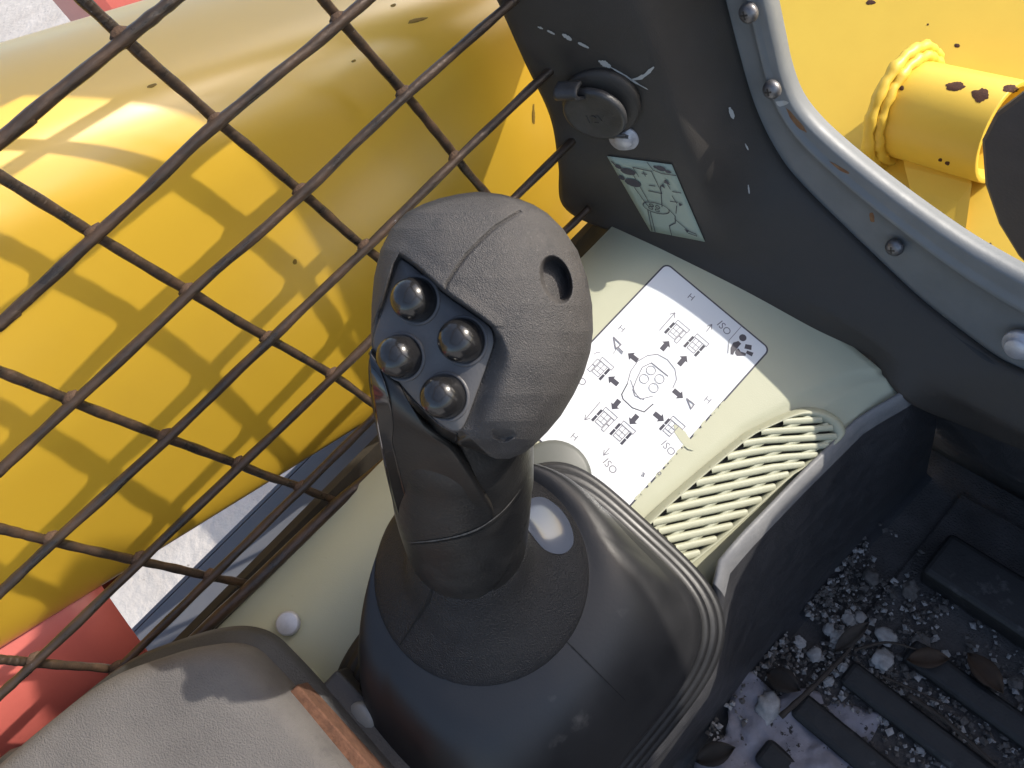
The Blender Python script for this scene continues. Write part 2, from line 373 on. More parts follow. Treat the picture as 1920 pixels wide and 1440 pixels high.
# ------------------------------------------------------------------ console
A25 = rad(25)
DA, DB, DN = Vector((math.cos(A25), 0, -math.sin(A25))), Vector((0, 1, 0)), Vector((math.sin(A25), 0, math.cos(A25)))
def cp(a, b, h=0): return DA*a + DB*b + DN*h
con = thing('side_console', 'cream plastic side console carrying the joystick and louvred vent', 'console', (.1, 0, -.06))
# crease line between the flat top and the vent slope, and the line where it meets the floor panel
def crease(y):   # distance along the top slope
    return interp([(-.4, .236), (.055, .236), (.072, .222), (.086, .156), (.11, .159), (.19, .171), (.262, .197), (.275, .203), (.30, .225), (.40, .235)], y)
rows = []
NB = 150
ys = [-.40 + (.690)*k/NB for k in range(NB+1)]
Zs = lambda y: interp([(-.4, -.116), (.072, -.116), (.096, -.117), (.20, -.117), (.26, -.107), (.288, -.111), (.30, -.112)], y)
for y in ys:
    ac = crease(y)
    r = [cp(.011, y, -.03), cp(.011, y, 0)]
    r += [cp(ac*f, y, 0) for f in (.25, .5, .75, .92, .97, 1)]
    e = cp(ac, y, 0)
    # rounded turn to the slope
    sl = Vector((math.cos(rad(43)), 0, -math.sin(rad(43))))
    r += [e + DA*.004 + Vector((0, 0, -.0006)), e + DA*.007 + Vector((0, 0, -.003)), e + DA*.009 + sl*.005]
    b0 = e + DA*.009 + sl*.005
    L = (b0.z - Zs(y))/math.sin(rad(43))
    r += [b0 + sl*L*f for f in (.2, .4, .6, .8, 1)]
    rows.append(r)
V, Fc = grid(rows)
top = obj('top_shell', V, Fc, M['cream'], con, True); solid(top, .003, -1)
top.data.shade_smooth()

# louvred vent on the slope: rim, slats, cross ribs over a dark sheet painting the shade inside
SL = Vector((math.cos(rad(43)), 0, -math.sin(rad(43))))
Sn = Vector((math.sin(rad(43)), 0, math.cos(rad(43))))
def vent(y, s, h=0):
    e = cp(crease(y), y, 0) + DA*.009
    return e + SL*s + Sn*h
outl = [(.094, .003), (.115, .0015), (.16, .0005), (.20, .001), (.222, .003), (.2315, .008), (.237, .017), (.2375, .027), (.231, .034), (.20, .040), (.13, .043), (.095, .042)]
ol = crs([(a, b, 0) for a, b in outl], 60)
cx_, cy_ = .165, .021
rows = []
for sc_, h in ((1.10, -.0004), (1.07, .0035), (1.03, .0072), (1.0, .0080), (.97, .0072), (.945, .0045), (.94, .0)):
    rows.append([vent(cx_ + (p.x-cx_)*sc_, cy_ + (p.y-cy_)*sc_, h) for p in ol])
V, Fc = grid(rows, True); rim = obj('vent_rim', V, Fc, M['cream'], con, True)
inner = [(cx_ + (p.x-cx_)*.95, cy_ + (p.y-cy_)*.95) for p in ol]
obj('vent_shade_sheet', [vent(a, b, .0012) for a, b in inner], [tuple(range(len(inner)))], M['black_trim'], con)  # black sheet lying on the shell, shade of the slots as colour
def inside(a, b):
    c = False; n = len(inner); j = n-1
    for i in range(n):
        (xi, yi), (xj, yj) = inner[i], inner[j]
        if (yi > b) != (yj > b) and a < (xj-xi)*(b-yi)/(yj-yi) + xi: c = not c
        j = i
    return c
# slats run forward while dropping slightly across the slope
ds = Vector((.78, .63, 0)); 
for k in range(-2, 18):
    o0 = Vector((.022 + k*.0142, 0, 0))
    run = []
    for q in range(200):
        s = q/200*.115
        a, b = o0.x + s*.865, s*.50
        if inside(a, b): run.append((a, b))
    if len(run) < 6: continue
    (a0, b0), (a1, b1) = run[0], run[-1]
    d = Vector((a1-a0, b1-b0, 0)).normalized(); n_ = Vector((-d.y, d.x, 0))
    rows = []
    for (wd, h) in ((-.0027, .0030), (-.0027, .0066), (-.0018, .0074), (.0014, .0074), (.0025, .0064), (.0027, .0030)):
        rows.append([vent(a + n_.x*wd, b + n_.y*wd, h) for a, b in ((lerp(a0, a1, f), lerp(b0, b1, f)) for f in (0, .25, .5, .75, 1))])
    V, Fc = grid(rows); obj('slat', V, Fc, M['cream'], con, True)
for k in range(4):
    bb_ = .009 + k*.0115
    run = [a for a in [.07 + .18*q/300 for q in range(300)] if inside(a, bb_)]
    if len(run) < 4: continue
    rows = []
    for (wd, h) in ((-.0021, .0014), (-.0017, .0064), (.0017, .0064), (.0021, .0014)):
        rows.append([vent(lerp(run[0], run[-1], f), bb_ + wd, h) for f in [q/12 for q in range(13)]])
    V, Fc = grid(rows); obj('cross_rib', V, Fc, M['cream'], con, True)

# bolt with washer
bc = Vector((0.0398,-0.1084,-0.0185))
wz = obj('washer', *lathe(bc, DN, [(.0001, -.001), (.0112, -.001), (.0114, .0010), (.0104, .0019), (.0076, .0020), (.0001, .0020)], 32), M['zinc'], con, True)
bevel(obj('bolt_head', *lathe(bc + DN*.0018 + Vector((-.0012, 0, .0003)), DN, [(.0001, 0), (.0078, 0), (.0078, .0036), (.0068, .0050), (.0001, .0053)], 32), M['zinc'], con, True), .0003)
wz.parent = con

# ------------------------------------------------------------------ printed label on the console
HGT = [.0009]
def dpoly(pts, z): return [cp(a, b, z) for a, b in pts]
class Print:
    def __init__(s): s.V = []; s.F = []; s.z = .00060
    def poly(s, pts):
        s.z += 2e-6; k = len(s.V); s.V += [(a, b, s.z) for a, b in pts]; s.F.append(tuple(range(k, k+len(pts))))
    def line(s, p, q, wd):
        p = Vector(p); q = Vector(q); d = (q-p)
        if d.length < 1e-7: return
        d.normalize(); n = Vector((-d.y, d.x))*wd/2; p = p - d*wd*.3; q = q + d*wd*.3
        s.poly([(p+n)[:], (q+n)[:], (q-n)[:], (p-n)[:]])
    def path(s, pts, wd, close=False):
        for a, b in zip(pts, pts[1:] + ([pts[0]] if close else [])):
            if a is not b: s.line(a, b, wd)
    def circ(s, c, r, wd=None, n=20):
        P = [(c[0] + r*math.cos(2*math.pi*k/n), c[1] + r*math.sin(2*math.pi*k/n)) for k in range(n)]
        if wd: s.path(P, wd, True)
        else: s.poly(P)
    def arrow(s, p, q, shaft, head, hl):
        p = Vector(p); q = Vector(q); d = (q-p).normalized(); n = Vector((-d.y, d.x)); m = q - d*hl
        s.poly([(p+n*shaft/2)[:], (m+n*shaft/2)[:], (m-n*shaft/2)[:], (p-n*shaft/2)[:]])
        s.poly([(m+n*head/2)[:], q[:], (m-n*head/2)[:]])
    def thin(s, p, q, wd, hl):
        p = Vector(p); q = Vector(q); s.line(p, q, wd); d = (q-p).normalized(); n = Vector((-d.y, d.x))
        s.line(q, q - d*hl + n*hl*.6, wd); s.line(q, q - d*hl - n*hl*.6, wd)
    def rect(s, c, la, lb, wd, ang=0):
        ca, sa = math.cos(ang), math.sin(ang)
        P = [(c[0] + x*ca - y*sa, c[1] + x*sa + y*ca) for x, y in ((-la/2, -lb/2), (la/2, -lb/2), (la/2, lb/2), (-la/2, lb/2))]
        if wd: s.path(P, wd, True)
        else: s.poly(P)
    def text(s, body, c, size, rot=0):
        cu = bpy.data.curves.new('txt', 'FONT'); cu.body = body; cu.size = size; cu.align_x = 'CENTER'; cu.align_y = 'CENTER'; cu.resolution_u = 3
        o = bpy.data.objects.new('txt', cu); COL.objects.link(o)
        dg = bpy.context.evaluated_depsgraph_get(); me = o.evaluated_get(dg).to_mesh()
        ca, sa = math.cos(rot), math.sin(rot); k = len(s.V); s.z += 2e-6
        s.V += [(c[0] + v.co.x*ca - v.co.y*sa, c[1] + v.co.x*sa + v.co.y*ca, s.z) for v in me.vertices]
        s.F += [tuple(i+k for i in p.vertices) for p in me.polygons]
        o.evaluated_get(dg).to_mesh_clear(); bpy.data.objects.remove(o); bpy.data.curves.remove(cu)
    def build(s, name, m, fn, parent):
        return obj(name, [fn(a, b, z) for a, b, z in s.V], s.F, m, parent)

LT, LR, LB = Vector((0.0595,0.2514)), Vector((0.1502,0.2444)), Vector((0.1568,0.1137))
a0, a1 = LT.x, (LR.x + LB.x)/2; b1 = (LT.y + LR.y)/2; b0 = b1 - .158
def rrect(a0, b0, a1, b1, r, n=5):
    P = []
    for cx, cy, s in ((a1-r, b1-r, 0), (a0+r, b1-r, 90), (a0+r, b0+r, 180), (a1-r, b0+r, 270)):
        P += [(cx + r*math.cos(rad(s + 90*k/n)), cy + r*math.sin(rad(s + 90*k/n))) for k in range(n+1)]
    return P
P = rrect(a0-.0012, b0, a1+.0012, b1+.0012, .005)
V, Fc = capped([[cp(a, b, .0001) for a, b in P], [cp(a, b, .0004) for a, b in P]])
lab = obj('control_label', V, Fc, M['decal_ink'], con)
lab['label'] = 'white control pattern label with dark border and pictograms'
# white face with a worn, chipped right edge
P = []
rr = rrect(a0, b0+.001, a1, b1, .004)
for a, b in rr: P.append((a, b))
edge = [(a1 - .0002*0 - (.0016*max(0, noise.noise(Vector((k*.7, 2, 1)))) + (.0 if not .42 < k/40 < .55 else .0)), b0 + .005 + k*(b1-b0-.010)/40) for k in range(41)]
obj('label_face', [cp(a, b, .00055) for a, b in P], [tuple(range(len(P)))], M['decal_white'], lab)
ink = Print(); ln = Print()
tw = .0062
for body, p in (('H', (0.0887,0.2405)), ('H', (0.0680,0.1888)), ('H', (0.1456,0.1901)), ('H', (0.0955,0.1080)),
                ('ISO', (0.1207,0.2385)), ('ISO', (0.0707,0.1411)), ('ISO', (0.1475,0.1458)), ('ISO', (0.1267,0.1094))):
    ln.text(body, p, .0074 if body == 'ISO' else .0064, rad(-8) if body == 'ISO' else rad(2))
for p, q in (((0.0989,0.1961), (0.0985,0.2048)), ((0.1148,0.1959), (0.1146,0.2048)), ((0.0917,0.1787), (0.0832,0.1782)), ((0.0930,0.1562), (0.0844,0.1560)),
             ((0.1011,0.1486), (0.1016,0.1402)), ((0.1172,0.1491), (0.1174,0.1406)), ((0.1246,0.1580), (0.1331,0.1583)), ((0.1237,0.1795), (0.1323,0.1797))):
    ink.arrow(p, q, .0036, .0072, .0036)
for p, q in (((0.0884,0.2062), (0.0879,0.2237)), ((0.1132,0.2282), (0.1126,0.2348)), ((0.0922,0.1382), (0.0929,0.1218)), ((0.1182,0.1185), (0.1185,0.1122))):
    ln.thin(p, q, .0006, .0032)
ln.path([(0.0687,0.1652), (0.0668,0.1640), (0.0662,0.1613)], .0005)
def pict(c, kinds, k=.98):
    c = Vector(c)
    ln.rect(c, .0062*k, .0098*k, .0005); ln.line(c + Vector((-.0031, .001))*k, c + Vector((.0031, .001))*k, .0005); ln.line(c + Vector((-.0031, -.0025))*k, c + Vector((.0031, -.0025))*k, .0005)
    ln.line(c + Vector((0, .0049))*k, c + Vector((0, -.0025))*k, .0004)
    ln.rect(c + Vector((.001, .0066))*k, .0110*k, .0030*k, .0005)
    for sgn, kd in zip((-1, 1), kinds):
        for dy in (.0022, -.0034):
            q = c + Vector((sgn*.0050, dy))*k
            if kd == 1: ink.rect(q, .0020*k, .0050*k, None)
            elif kd == 0: ln.rect(q, .0024*k, .0052*k, .0005)
pict((0.0974,0.2130), (1, 0)); pict((0.1139,0.2144), (1, 1)); pict((0.0764,0.1559), (0, 1)); pict((0.1018,0.1306), (1, 0)); pict((0.1173,0.1318), (1, 1)); pict((0.1399,0.1575), (1, 2))
# joystick drawing
ln.path([(0.0974,0.1613), (0.0932,0.1695), (0.0920,0.1784), (0.0944,0.1865), (0.0988,0.1917), (0.1065,0.1935), (0.1148,0.1918), (0.1204,0.1869), (0.1225,0.1804)], .0005)
ink.path([(0.0974,0.1613), (0.0995,0.1528), (0.1025,0.1509), (0.1111,0.1506), (0.1190,0.1539), (0.1199,0.1624)], .0008)
ln.path([(0.0998,0.1841), (0.0972,0.1774), (0.1000,0.1679), (0.1029,0.1606), (0.1070,0.1582), (0.1133,0.1605)], .0005)
ln.path([(0.0998,0.1841), (0.1145,0.1846)], .0008)
ln.path([(0.0973,0.1648), (0.1052,0.1602), (0.1112,0.1590), (0.1162,0.1668)], .0004)
for p in ((0.1031,0.1797), (0.1036,0.1718), (0.1115,0.1791), (0.1127,0.1714)): ln.circ(p, .0032, .0004)
for tri in ([(0.0680,0.1802), (0.0755,0.1796), (0.0749,0.1747)], [(0.1344,0.1812), (0.1408,0.1815), (0.1412,0.1776)]):
    ln.path(tri, .0008, True)
ln.path([(0.0746,0.1756), (0.0805,0.1751)], .0006); ln.path([(0.0749,0.1769), (0.0802,0.1765)], .0006); ln.path([(0.0758,0.1708), (0.0756,0.1738)], .0004)
# reader symbol
ink.circ((0.1349,0.2420), .0026)
ink.poly([(0.1363,0.2266), (0.1333,0.2303), (0.1322,0.2346), (0.1342,0.2381), (0.1368,0.2378), (0.1369,0.2336), (0.1372,0.2296), (0.1379,0.2276)])
ink.poly([(0.1368,0.2319), (0.1377,0.2338), (0.1402,0.2330), (0.1437,0.2346), (0.1447,0.2329), (0.1403,0.2288), (0.1380,0.2293)])
ink.poly([(0.1392,0.2396), (0.1430,0.2420), (0.1450,0.2390), (0.1407,0.2366)]); ink.poly([(0.1430,0.2367), (0.1473,0.2385), (0.1482,0.2356), (0.1437,0.2346)])
ln.path([(0.1288,0.2483), (0.1290,0.2338), (0.1344,0.2260)], .0004)
ln.text('a', (0.1467,0.1211), .006, rad(20)); ln.circ((0.1543,0.1287), .0010, .0005)
lf = lambda a, b, z: cp(a, b, z)
ink.build('printed_arrows', M['decal_ink'], lf, lab); ln.build('printed_lines', M['decal_line'], lf, lab)
# torn notch showing the cream plastic and chips along the border
random.seed(3)
nz = Print(); nz.z = .00075
c0 = Vector((0.1505,0.1602))
pts = []
for k in range(22):
    a = 2*math.pi*k/22; r = 1 + .3*noise.noise(Vector((math.cos(a)*2, math.sin(a)*2, 4)))
    pts.append((c0.x + .0105*math.cos(a)*r, c0.y - .0015 + .0035*math.sin(a)*r - .002*math.cos(a)))
nz.poly(pts)
for k in range(26):
    a = a1 + .0008 + random.uniform(-.0006, .0004); b = b0 + random.uniform(.01, .11)
    r = random.uniform(.0005, .0022)
    nz.poly([(a + r*.6*math.cos(q)*random.uniform(.6, 1.2), b + r*1.6*math.sin(q)*random.uniform(.6, 1.2)) for q in [2*math.pi*j/9 for j in range(9)]])
nz.build('torn_patch', M['cream'], lf, lab)

# ------------------------------------------------------------------ joystick
joy = thing('joystick', 'black four button joystick with worn textured head and rubber boot', 'joystick', (.14, -.02, -.06))
HD = .315
H0 = Vector((0.1632,0.0679,0.2079))
E3 = -(H0 - Vector((.361, 0, .445))).normalized()
E1 = (CR - E3*CR.dot(E3)).normalized(); E2 = E3.cross(E1)
K = .0002032
def hp(u, v, z):      # u right, v down (grip drawing units of 0.2 mm), z out of the face in metres
    f = 1 - z/HD
    return H0 + E1*((u-905)*K*f) + E2*((600-v)*K*f) + E3*z
Lf = [(362, 893), (366, 862), (374, 826), (385, 795), (400, 765), (430, 736), (470, 715), (520, 703), (570, 698), (620, 696), (650, 697), (680, 702), (720, 716), (760, 742), (800, 790), (830, 845), (850, 900), (862, 930)]
Rt = [(362, 903), (366, 940), (374, 972), (385, 1000), (400, 1025), (430, 1056), (470, 1083), (520, 1101), (570, 1111), (620, 1113), (660, 1108), (700, 1096), (740, 1077), (780, 1053), (810, 1028), (835, 1003), (850, 985), (862, 955)]
Bz = [(362, .001), (366, .007), (374, .0115), (385, .0155), (400, .0195), (430, .0245), (470, .029), (520, .0325), (570, .034), (620, .0345), (680, .034), (740, .032), (790, .028), (825, .022), (850, .012), (862, .004)]
PL = [(752, 480), (778, 498), (832, 546), (900, 594), (922, 612), (929, 632), (926, 655), (902, 722), (872, 800), (852, 814), (822, 797), (770, 747), (706, 668), (696, 646), (700, 620), (720, 565), (742, 497)]
def sdpoly(x, y, P):
    d = 1e9; ins = False; n = len(P); j = n-1
    for i in range(n):
        ax_, ay = P[j]; bx, by = P[i]
        ex, ey = bx-ax_, by-ay; wx, wy = x-ax_, y-ay
        t_ = max(0, min(1, (wx*ex+wy*ey)/(ex*ex+ey*ey)))
        dx, dy = wx-ex*t_, wy-ey*t_; d = min(d, dx*dx+dy*dy)
        if (ay > y) != (by > y) and x < (bx-ax_)*(y-ay)/(by-ay)+ax_: ins = not ins
        j = i
    d = math.sqrt(d); return -d if ins else d
def zplate(u, v): return .0287 - (928-u)*K*.42 - max(0, (v-600))*K*.02
SEAM = [(836, 548), (838, 532), (852, 510), (876, 477), (900, 452), (930, 425), (975, 398)]
def dline(x, y, P):
    d = 1e9
    for (ax_, ay), (bx, by) in zip(P, P[1:]):
        ex, ey = bx-ax_, by-ay; t_ = max(0, min(1, ((x-ax_)*ex+(y-ay)*ey)/(ex*ex+ey*ey)))
        d = min(d, math.hypot(x-ax_-ex*t_, y-ay-ey*t_))
    return d
NV, NU, NBk = 240, 250, 40
rows = []
for i in range(NV+1):
    f = i/NV
    v = 362 + (862-362)*f
    l, r, b = interp(Lf, v), interp(Rt, v), interp(Bz, v)
    row = []
    for j in range(NU+1):
        s = -math.cos(math.pi*j/NU)
        u = (l+r)/2 + (r-l)/2*s
        sk = s - .10*(1-s*s)
        z = b*max(0, 1-abs(sk)**2.3)**(1/2.0)
        d = sdpoly(u, v, PL)
        # plate recess with sharp upper rim and a soft lower right flank
        soft = lerp(4, 46, sstep(600, 700, v)) if u > 850 else 4
        if d < soft:
            wgt = 1 - sstep(-2, soft, d)
            z = lerp(z, zplate(u, v) - .0012, wgt)
        elif d < 30 and v < 610:
            z += .0008*(1-sstep(4, 30, d))       # raised brow along the plate
        # below the plate the shell falls away behind it
        if d > 0 and u < 860 - (v-640)*.02 and v > 655 and u < 700 + (v-655)*1.05: z = min(z, zplate(u, v) - .003 - d*K*3.6)
        q = dline(u, v, SEAM)
        if q < 3.4: z -= .0020*(1 - q/3.4)
        # horn button hole on the right flank
        ca, sa = math.cos(rad(-18)), math.sin(rad(-18))
        hx, hy = (u-1043), (v-524)
        X_, Y_ = hx*ca + hy*sa, -hx*sa + hy*ca
        rr = math.hypot(X_/27, Y_/44)
        if rr < 1.12: z -= .011*(1 - sstep(.82, 1.08, rr))
        # chipped lower rim
        if v > 800: z -= .004*sstep(.15, .5, noise.noise(Vector((u*.022, v*.03, 3))))*sstep(800, 830, v)
        row.append(hp(u, v, z))
    for j in range(1, NBk):
        s = math.cos(math.pi*j/NBk)
        u = (l+r)/2 + (r-l)/2*s
        z = -b*.75*max(0, 1-abs(s)**2.2)**.5
        row.append(hp(u, v, z))
    rows.append(row)
V, Fc = capped(rows)
head = obj('head_shell', V, Fc, M['grip'], joy, True)
head.data.materials.append(M['front_panel'])
for pl in head.data.polygons:
    c = pl.center - H0; zc = c.dot(E3); f_ = 1 - zc/HD
    u = 905 + c.dot(E1)/K/f_; v = 600 - c.dot(E2)/K/f_
    if zc > -.004 and v > 645 and u < 700 + (v-650)*1.05 and sdpoly(u, v, PL) > 1: pl.material_index = 1
# lens inside the horn hole
hc = hp(1046, 530, .0105)
hn = (E1*.66 + E3*.75 + E2*.05).normalized()
V, Fc = lathe(hc - hn*.003, hn, [(.0001, .0012), (.0035, .0012), (.0045, .0008), (.0056, .0002), (.0064, .0018), (.0068, .0018), (.0070, -.004)], 32)
obj('horn_button', V, Fc, M['gloss'], head, True)

# button plate
npl = (E3 - E1*.42).normalized()
P2 = [(lerp(p[0], 820, .035), lerp(p[1], 650, .035)) for p in PL]
P2 = [(q.x, q.y) for q in crs([(a, b, 0) for a, b in P2] + [(P2[0][0], P2[0][1], 0)], 90)][:-1]
rows = []
for sc_, dz in ((1, -.003), (1, .0002), (.985, .0008), (.6, .0009), (.2, .0009)):
    rows.append([hp(lerp(820, a, sc_), lerp(650, b, sc_), zplate(lerp(820, a, sc_), lerp(650, b, sc_)) + dz) for a, b in P2])
V, Fc = capped(rows)
plate = obj('button_plate', V, Fc, M['plate'], joy, True)
for (u, v) in ((784, 562), (871, 638), (756, 668), (837, 743)):
    c = hp(u, v, zplate(u, v) + .0006)
    V, Fc = lathe(c, npl, [(.0094, -.0005), (.0092, .0004), (.0086, .0014), (.0080, .0008)], 36)
    ring = obj('button_collar', V, Fc, M['plate'], plate, True)
    bax = (E3 - E1*.66 + E2*.12).normalized()
    prof = [(.0080, -.004), (.0080, .0)] + [(.0080*math.cos(a)**.75 if a < 1.5 else .0001, .0022 + .0082*math.sin(a)) for a in [k*1.5707/10 for k in range(11)]]
    V, Fc = lathe(c, bax, prof, 36); obj('button', V, Fc, M['button'], joy, True)

# handle shaft
HP = [(852, 740, .338, 118), (862, 800, .354, 132), (866, 850, .372, 131), (868, 930, .400, 128), (874, 1000, .4245, 115), (880, 1050, .442, 100), (884, 1095, .458, 91), (888, 1140, .474, 84), (894, 1210, .502, 78)]
HPc = [(0.1561,0.0434,0.1787), (0.1546,0.0373,0.1584), (0.1506,0.0314,0.1374), (0.1453,0.0195,0.1036), (0.1425,0.0083,0.0724), (0.1417,-0.0003,0.0492), (0.1410,-0.0089,0.0278), (0.1409,-0.0181,0.0058), (0.1403,-0.0339,-0.0323)]
HR = [p[3]/1550*p[2] for p in HP]
NS = 120
ctr = crs(HPc, NS); rds = [v.x for v in crs([(r, 0, 0) for r in HR], NS)]
AX = (Vector(HPc[3]) - Vector(HPc[6])).normalized()
def hring(i, th, off=0):
    d = AX
    x, y, z = frame(d, CR)       # x to the right, y away from the driver
    r = rds[i] + off
    return ctr[i] + x*math.cos(th)*r + y*math.sin(th)*r*.92
NT = 96
rows = []
for i in range(NS):
    row = []
    fi = i/(NS-1)
    for k in range(NT):
        th = 2*math.pi*k/NT
        # front faces -y: th = -90 deg. seam of the thumb panel, and a step below it
        g = 0
        ang = math.degrees(th); ang = ang-360 if ang > 180 else ang
        ss = .60 - .26*sstep(-95, -5, ang)**1.5        # position of the seam along the shaft
        if -170 < ang < 20:
            if abs(fi-ss) < .014: g -= .0014*(1-abs(fi-ss)/.014)
            if fi < ss: g += .0008
        row.append(hring(i, th, g))
    rows.append(row)
V, Fc = capped(rows)
shaft = obj('handle_shaft', V, Fc, M['handle'], joy, True)
# smooth thumb panel running from the button plate down the front of the shaft, glossy strip on its left edge
PLf = crs([(0.1428,0.0316,0.2177), (0.1425,0.0276,0.2082), (0.1415,0.0234,0.1968), (0.1393,0.0178,0.1808), (0.1371,0.0117,0.1636), (0.1332,0.0037,0.1396), (0.1306,-0.0048,0.1146), (0.1299,-0.0136,0.0874)], 60)
PRt = crs([(0.1480,0.0309,0.2157), (0.1548,0.0295,0.2025), (0.1611,0.0285,0.1854), (0.1647,0.0310,0.1709), (0.1670,0.0304,0.1580), (0.1686,0.0284,0.1377), (0.1681,0.0253,0.1162), (0.1608,0.0149,0.0990)], 60)
def panel(i, q, off=0):
    p = PLf[i].lerp(PRt[i], q); wd = (PRt[i]-PLf[i]).length
    return p + E3*(math.sin(math.pi*min(1, q*.55 + .02))**1.0*min(.012, wd*.26)) - E3*.004*q + E3*(off + .003 + .0145*math.sin(math.pi*(i/59)**.75))
rows = [[panel(i, q/24) for q in range(25)] for i in range(60)]
V, Fc = grid(rows); fp = obj('thumb_panel', V, Fc, M['front_panel'], shaft, True); solid(fp, .004, 0)
rows = [[panel(i, q/8*lerp(.60, .16, min(1, i/30)), .0030) for q in range(9)] for i in range(60)]
V, Fc = grid(rows); solid(obj('trim_strip', V, Fc, M['gloss'], shaft, True), .0010, 0)

# textured collar round the foot of the handle
CC = Vector((0.1357,-0.0003,0.0186))
cax = (AX*.20 + DN*.85).normalized()
xx, yy, zz = frame(cax, CR)
prof = [(.0230, .054), (.0285, .050), (.0306, .044), (.0318, .038), (.0338, .0315), (.0366, .0252), (.0405, .0200), (.0465, .0152), (.0525, .0105), (.0575, .0060), (.0605, .0020), (.0615, -.0020)]
prof = [(p.x, p.y) for p in crs([(a, b, 0) for a, b in prof], 40)]
rows = []
for r, h in prof:
    row = []
    for k in range(140):
        th = 2*math.pi*k/140; ang = math.degrees(th); ang = ang-360 if ang > 180 else ang
        hh = h
        # parting step on the left front
        sl = -128 + (r-.03)*650
        if h > .036: sl = 999
        if abs(ang - sl) < 3: hh -= .0011*(1-abs(ang-sl)/3)
        cb = CC + zz*hh
        Q = Vector(HPc[6]); sp = Q + AX*(((cb - Q).dot(zz))/AX.dot(zz))
        cb = cb.lerp(sp, sstep(.008, .036, h))
        row.append(cb + xx*math.cos(th)*r + yy*math.sin(th)*r)
    rows.append(row)
V, Fc = grid(rows, True); coll = obj('collar', V, Fc, M['collar'], joy, True)
# polished oval patch on the right of the collar, sky reflection put into its colour
rows = []
for i in range(15):
    row = []
    for j in range(15):
        s, q = i/14*2-1, j/14*2-1
        m_ = math.sqrt(max(0, 1 - .45*q*q)); n_ = math.sqrt(max(0, 1 - .45*s*s))
        r = .0465 + .0105*s*m_; th = rad(33 + 22*q*n_)
        h = interp(sorted((a, b) for a, b in prof), r)
        cb = CC + zz*h; Q = Vector(HPc[6]); sp = Q + AX*(((cb - Q).dot(zz))/AX.dot(zz)); cb = cb.lerp(sp, sstep(.008, .036, h))
        row.append(cb + xx*math.cos(th)*r + yy*math.sin(th)*r + zz*(.0012 - .0006*(s*s+q*q)))
    rows.append(row)
V, Fc = grid(rows); obj('polished_sky_patch', V, Fc, M['patch'], coll, True)

# rubber boot: round at the collar, rounded square at the console, three bellows ribs at the foot
bcx, bcy = .1675, -.018      # centre in console coordinates
levels = [ # (blend to square, half along a, half along b, height over console, exponent)
 (0.0945, 0.1140, 0.0000, 4.2), (0.0960, 0.1155, 0.0040, 4.2), (0.0960, 0.1155, 0.0085, 4.2), (0.0935, 0.1130, 0.0105, 4.2), (0.0905, 0.1100, 0.0105, 4.2), (0.0905, 0.1100, 0.0115, 4.2), (0.0910, 0.1105, 0.0165, 4.2), (0.0880, 0.1075, 0.0185, 4.2), (0.0850, 0.1045, 0.0185, 4.2), (0.0850, 0.1045, 0.0195, 4.1), (0.0855, 0.1050, 0.0245, 4.1), (0.0830, 0.1025, 0.0265, 4.1), (0.0800, 0.0995, 0.0265, 4.0), (0.0800, 0.0995, 0.0280, 4.0), (0.0800, 0.0992, 0.0335, 4.0), (0.0785, 0.0975, 0.0380, 3.9), (0.0760, 0.0940, 0.0410, 3.7)]
rows = []
NTB = 180
def sq(th, ex):
    c, s = math.cos(th), math.sin(th)
    k = (abs(c)**ex + abs(s)**ex)**(-1/ex)
    return c*k, s*k
for ha, hb, h, ex in levels:
    rows.append([cp(bcx + (ha if math.cos(2*math.pi*k/NTB) > 0 else ha - .008)*sq(2*math.pi*k/NTB, ex)[0], bcy + hb*sq(2*math.pi*k/NTB, ex)[1], h) for k in range(NTB)])
base = rows[-1]
topring = []
for k in range(NTB):
    d = (base[k] - cp(bcx, bcy, .041))
    # direction in the collar plane closest to the same bearing
    th = math.atan2(d.dot(yy), d.dot(xx))
    topring.append(CC + xx*math.cos(th)*.0606 + yy*math.sin(th)*.0606 + zz*(.0010))
NR = 26
for q in range(1, NR+1):
    f = q/NR
    e = f**.85
    row = []
    for k in range(NTB):
        rdir = (base[k] - cp(bcx, bcy, .041)).normalized()
        lft = max(0, -math.cos(2*math.pi*k/NTB + .35))
        row.append(base[k].lerp(topring[k], e) + DN*(.010*math.sin(math.pi*f)) + (rdir*.012 + DN*.002)*lft*math.sin(math.pi*f**.7))
    rows.append(row)
rows.append([CC + (p-CC)*.8 + zz*.002 for p in topring])
V, Fc = grid(rows, True); boot = obj('rubber_boot', V, Fc, M['boot'], joy, True)
V, Fc = lathe(cp(.104, .078, 0), DN, [(.001, .004), (.022, .004), (.025, .0025), (.026, 0)], 36); obj('boot_base', V, Fc, M['grey_rubber'], joy, True)

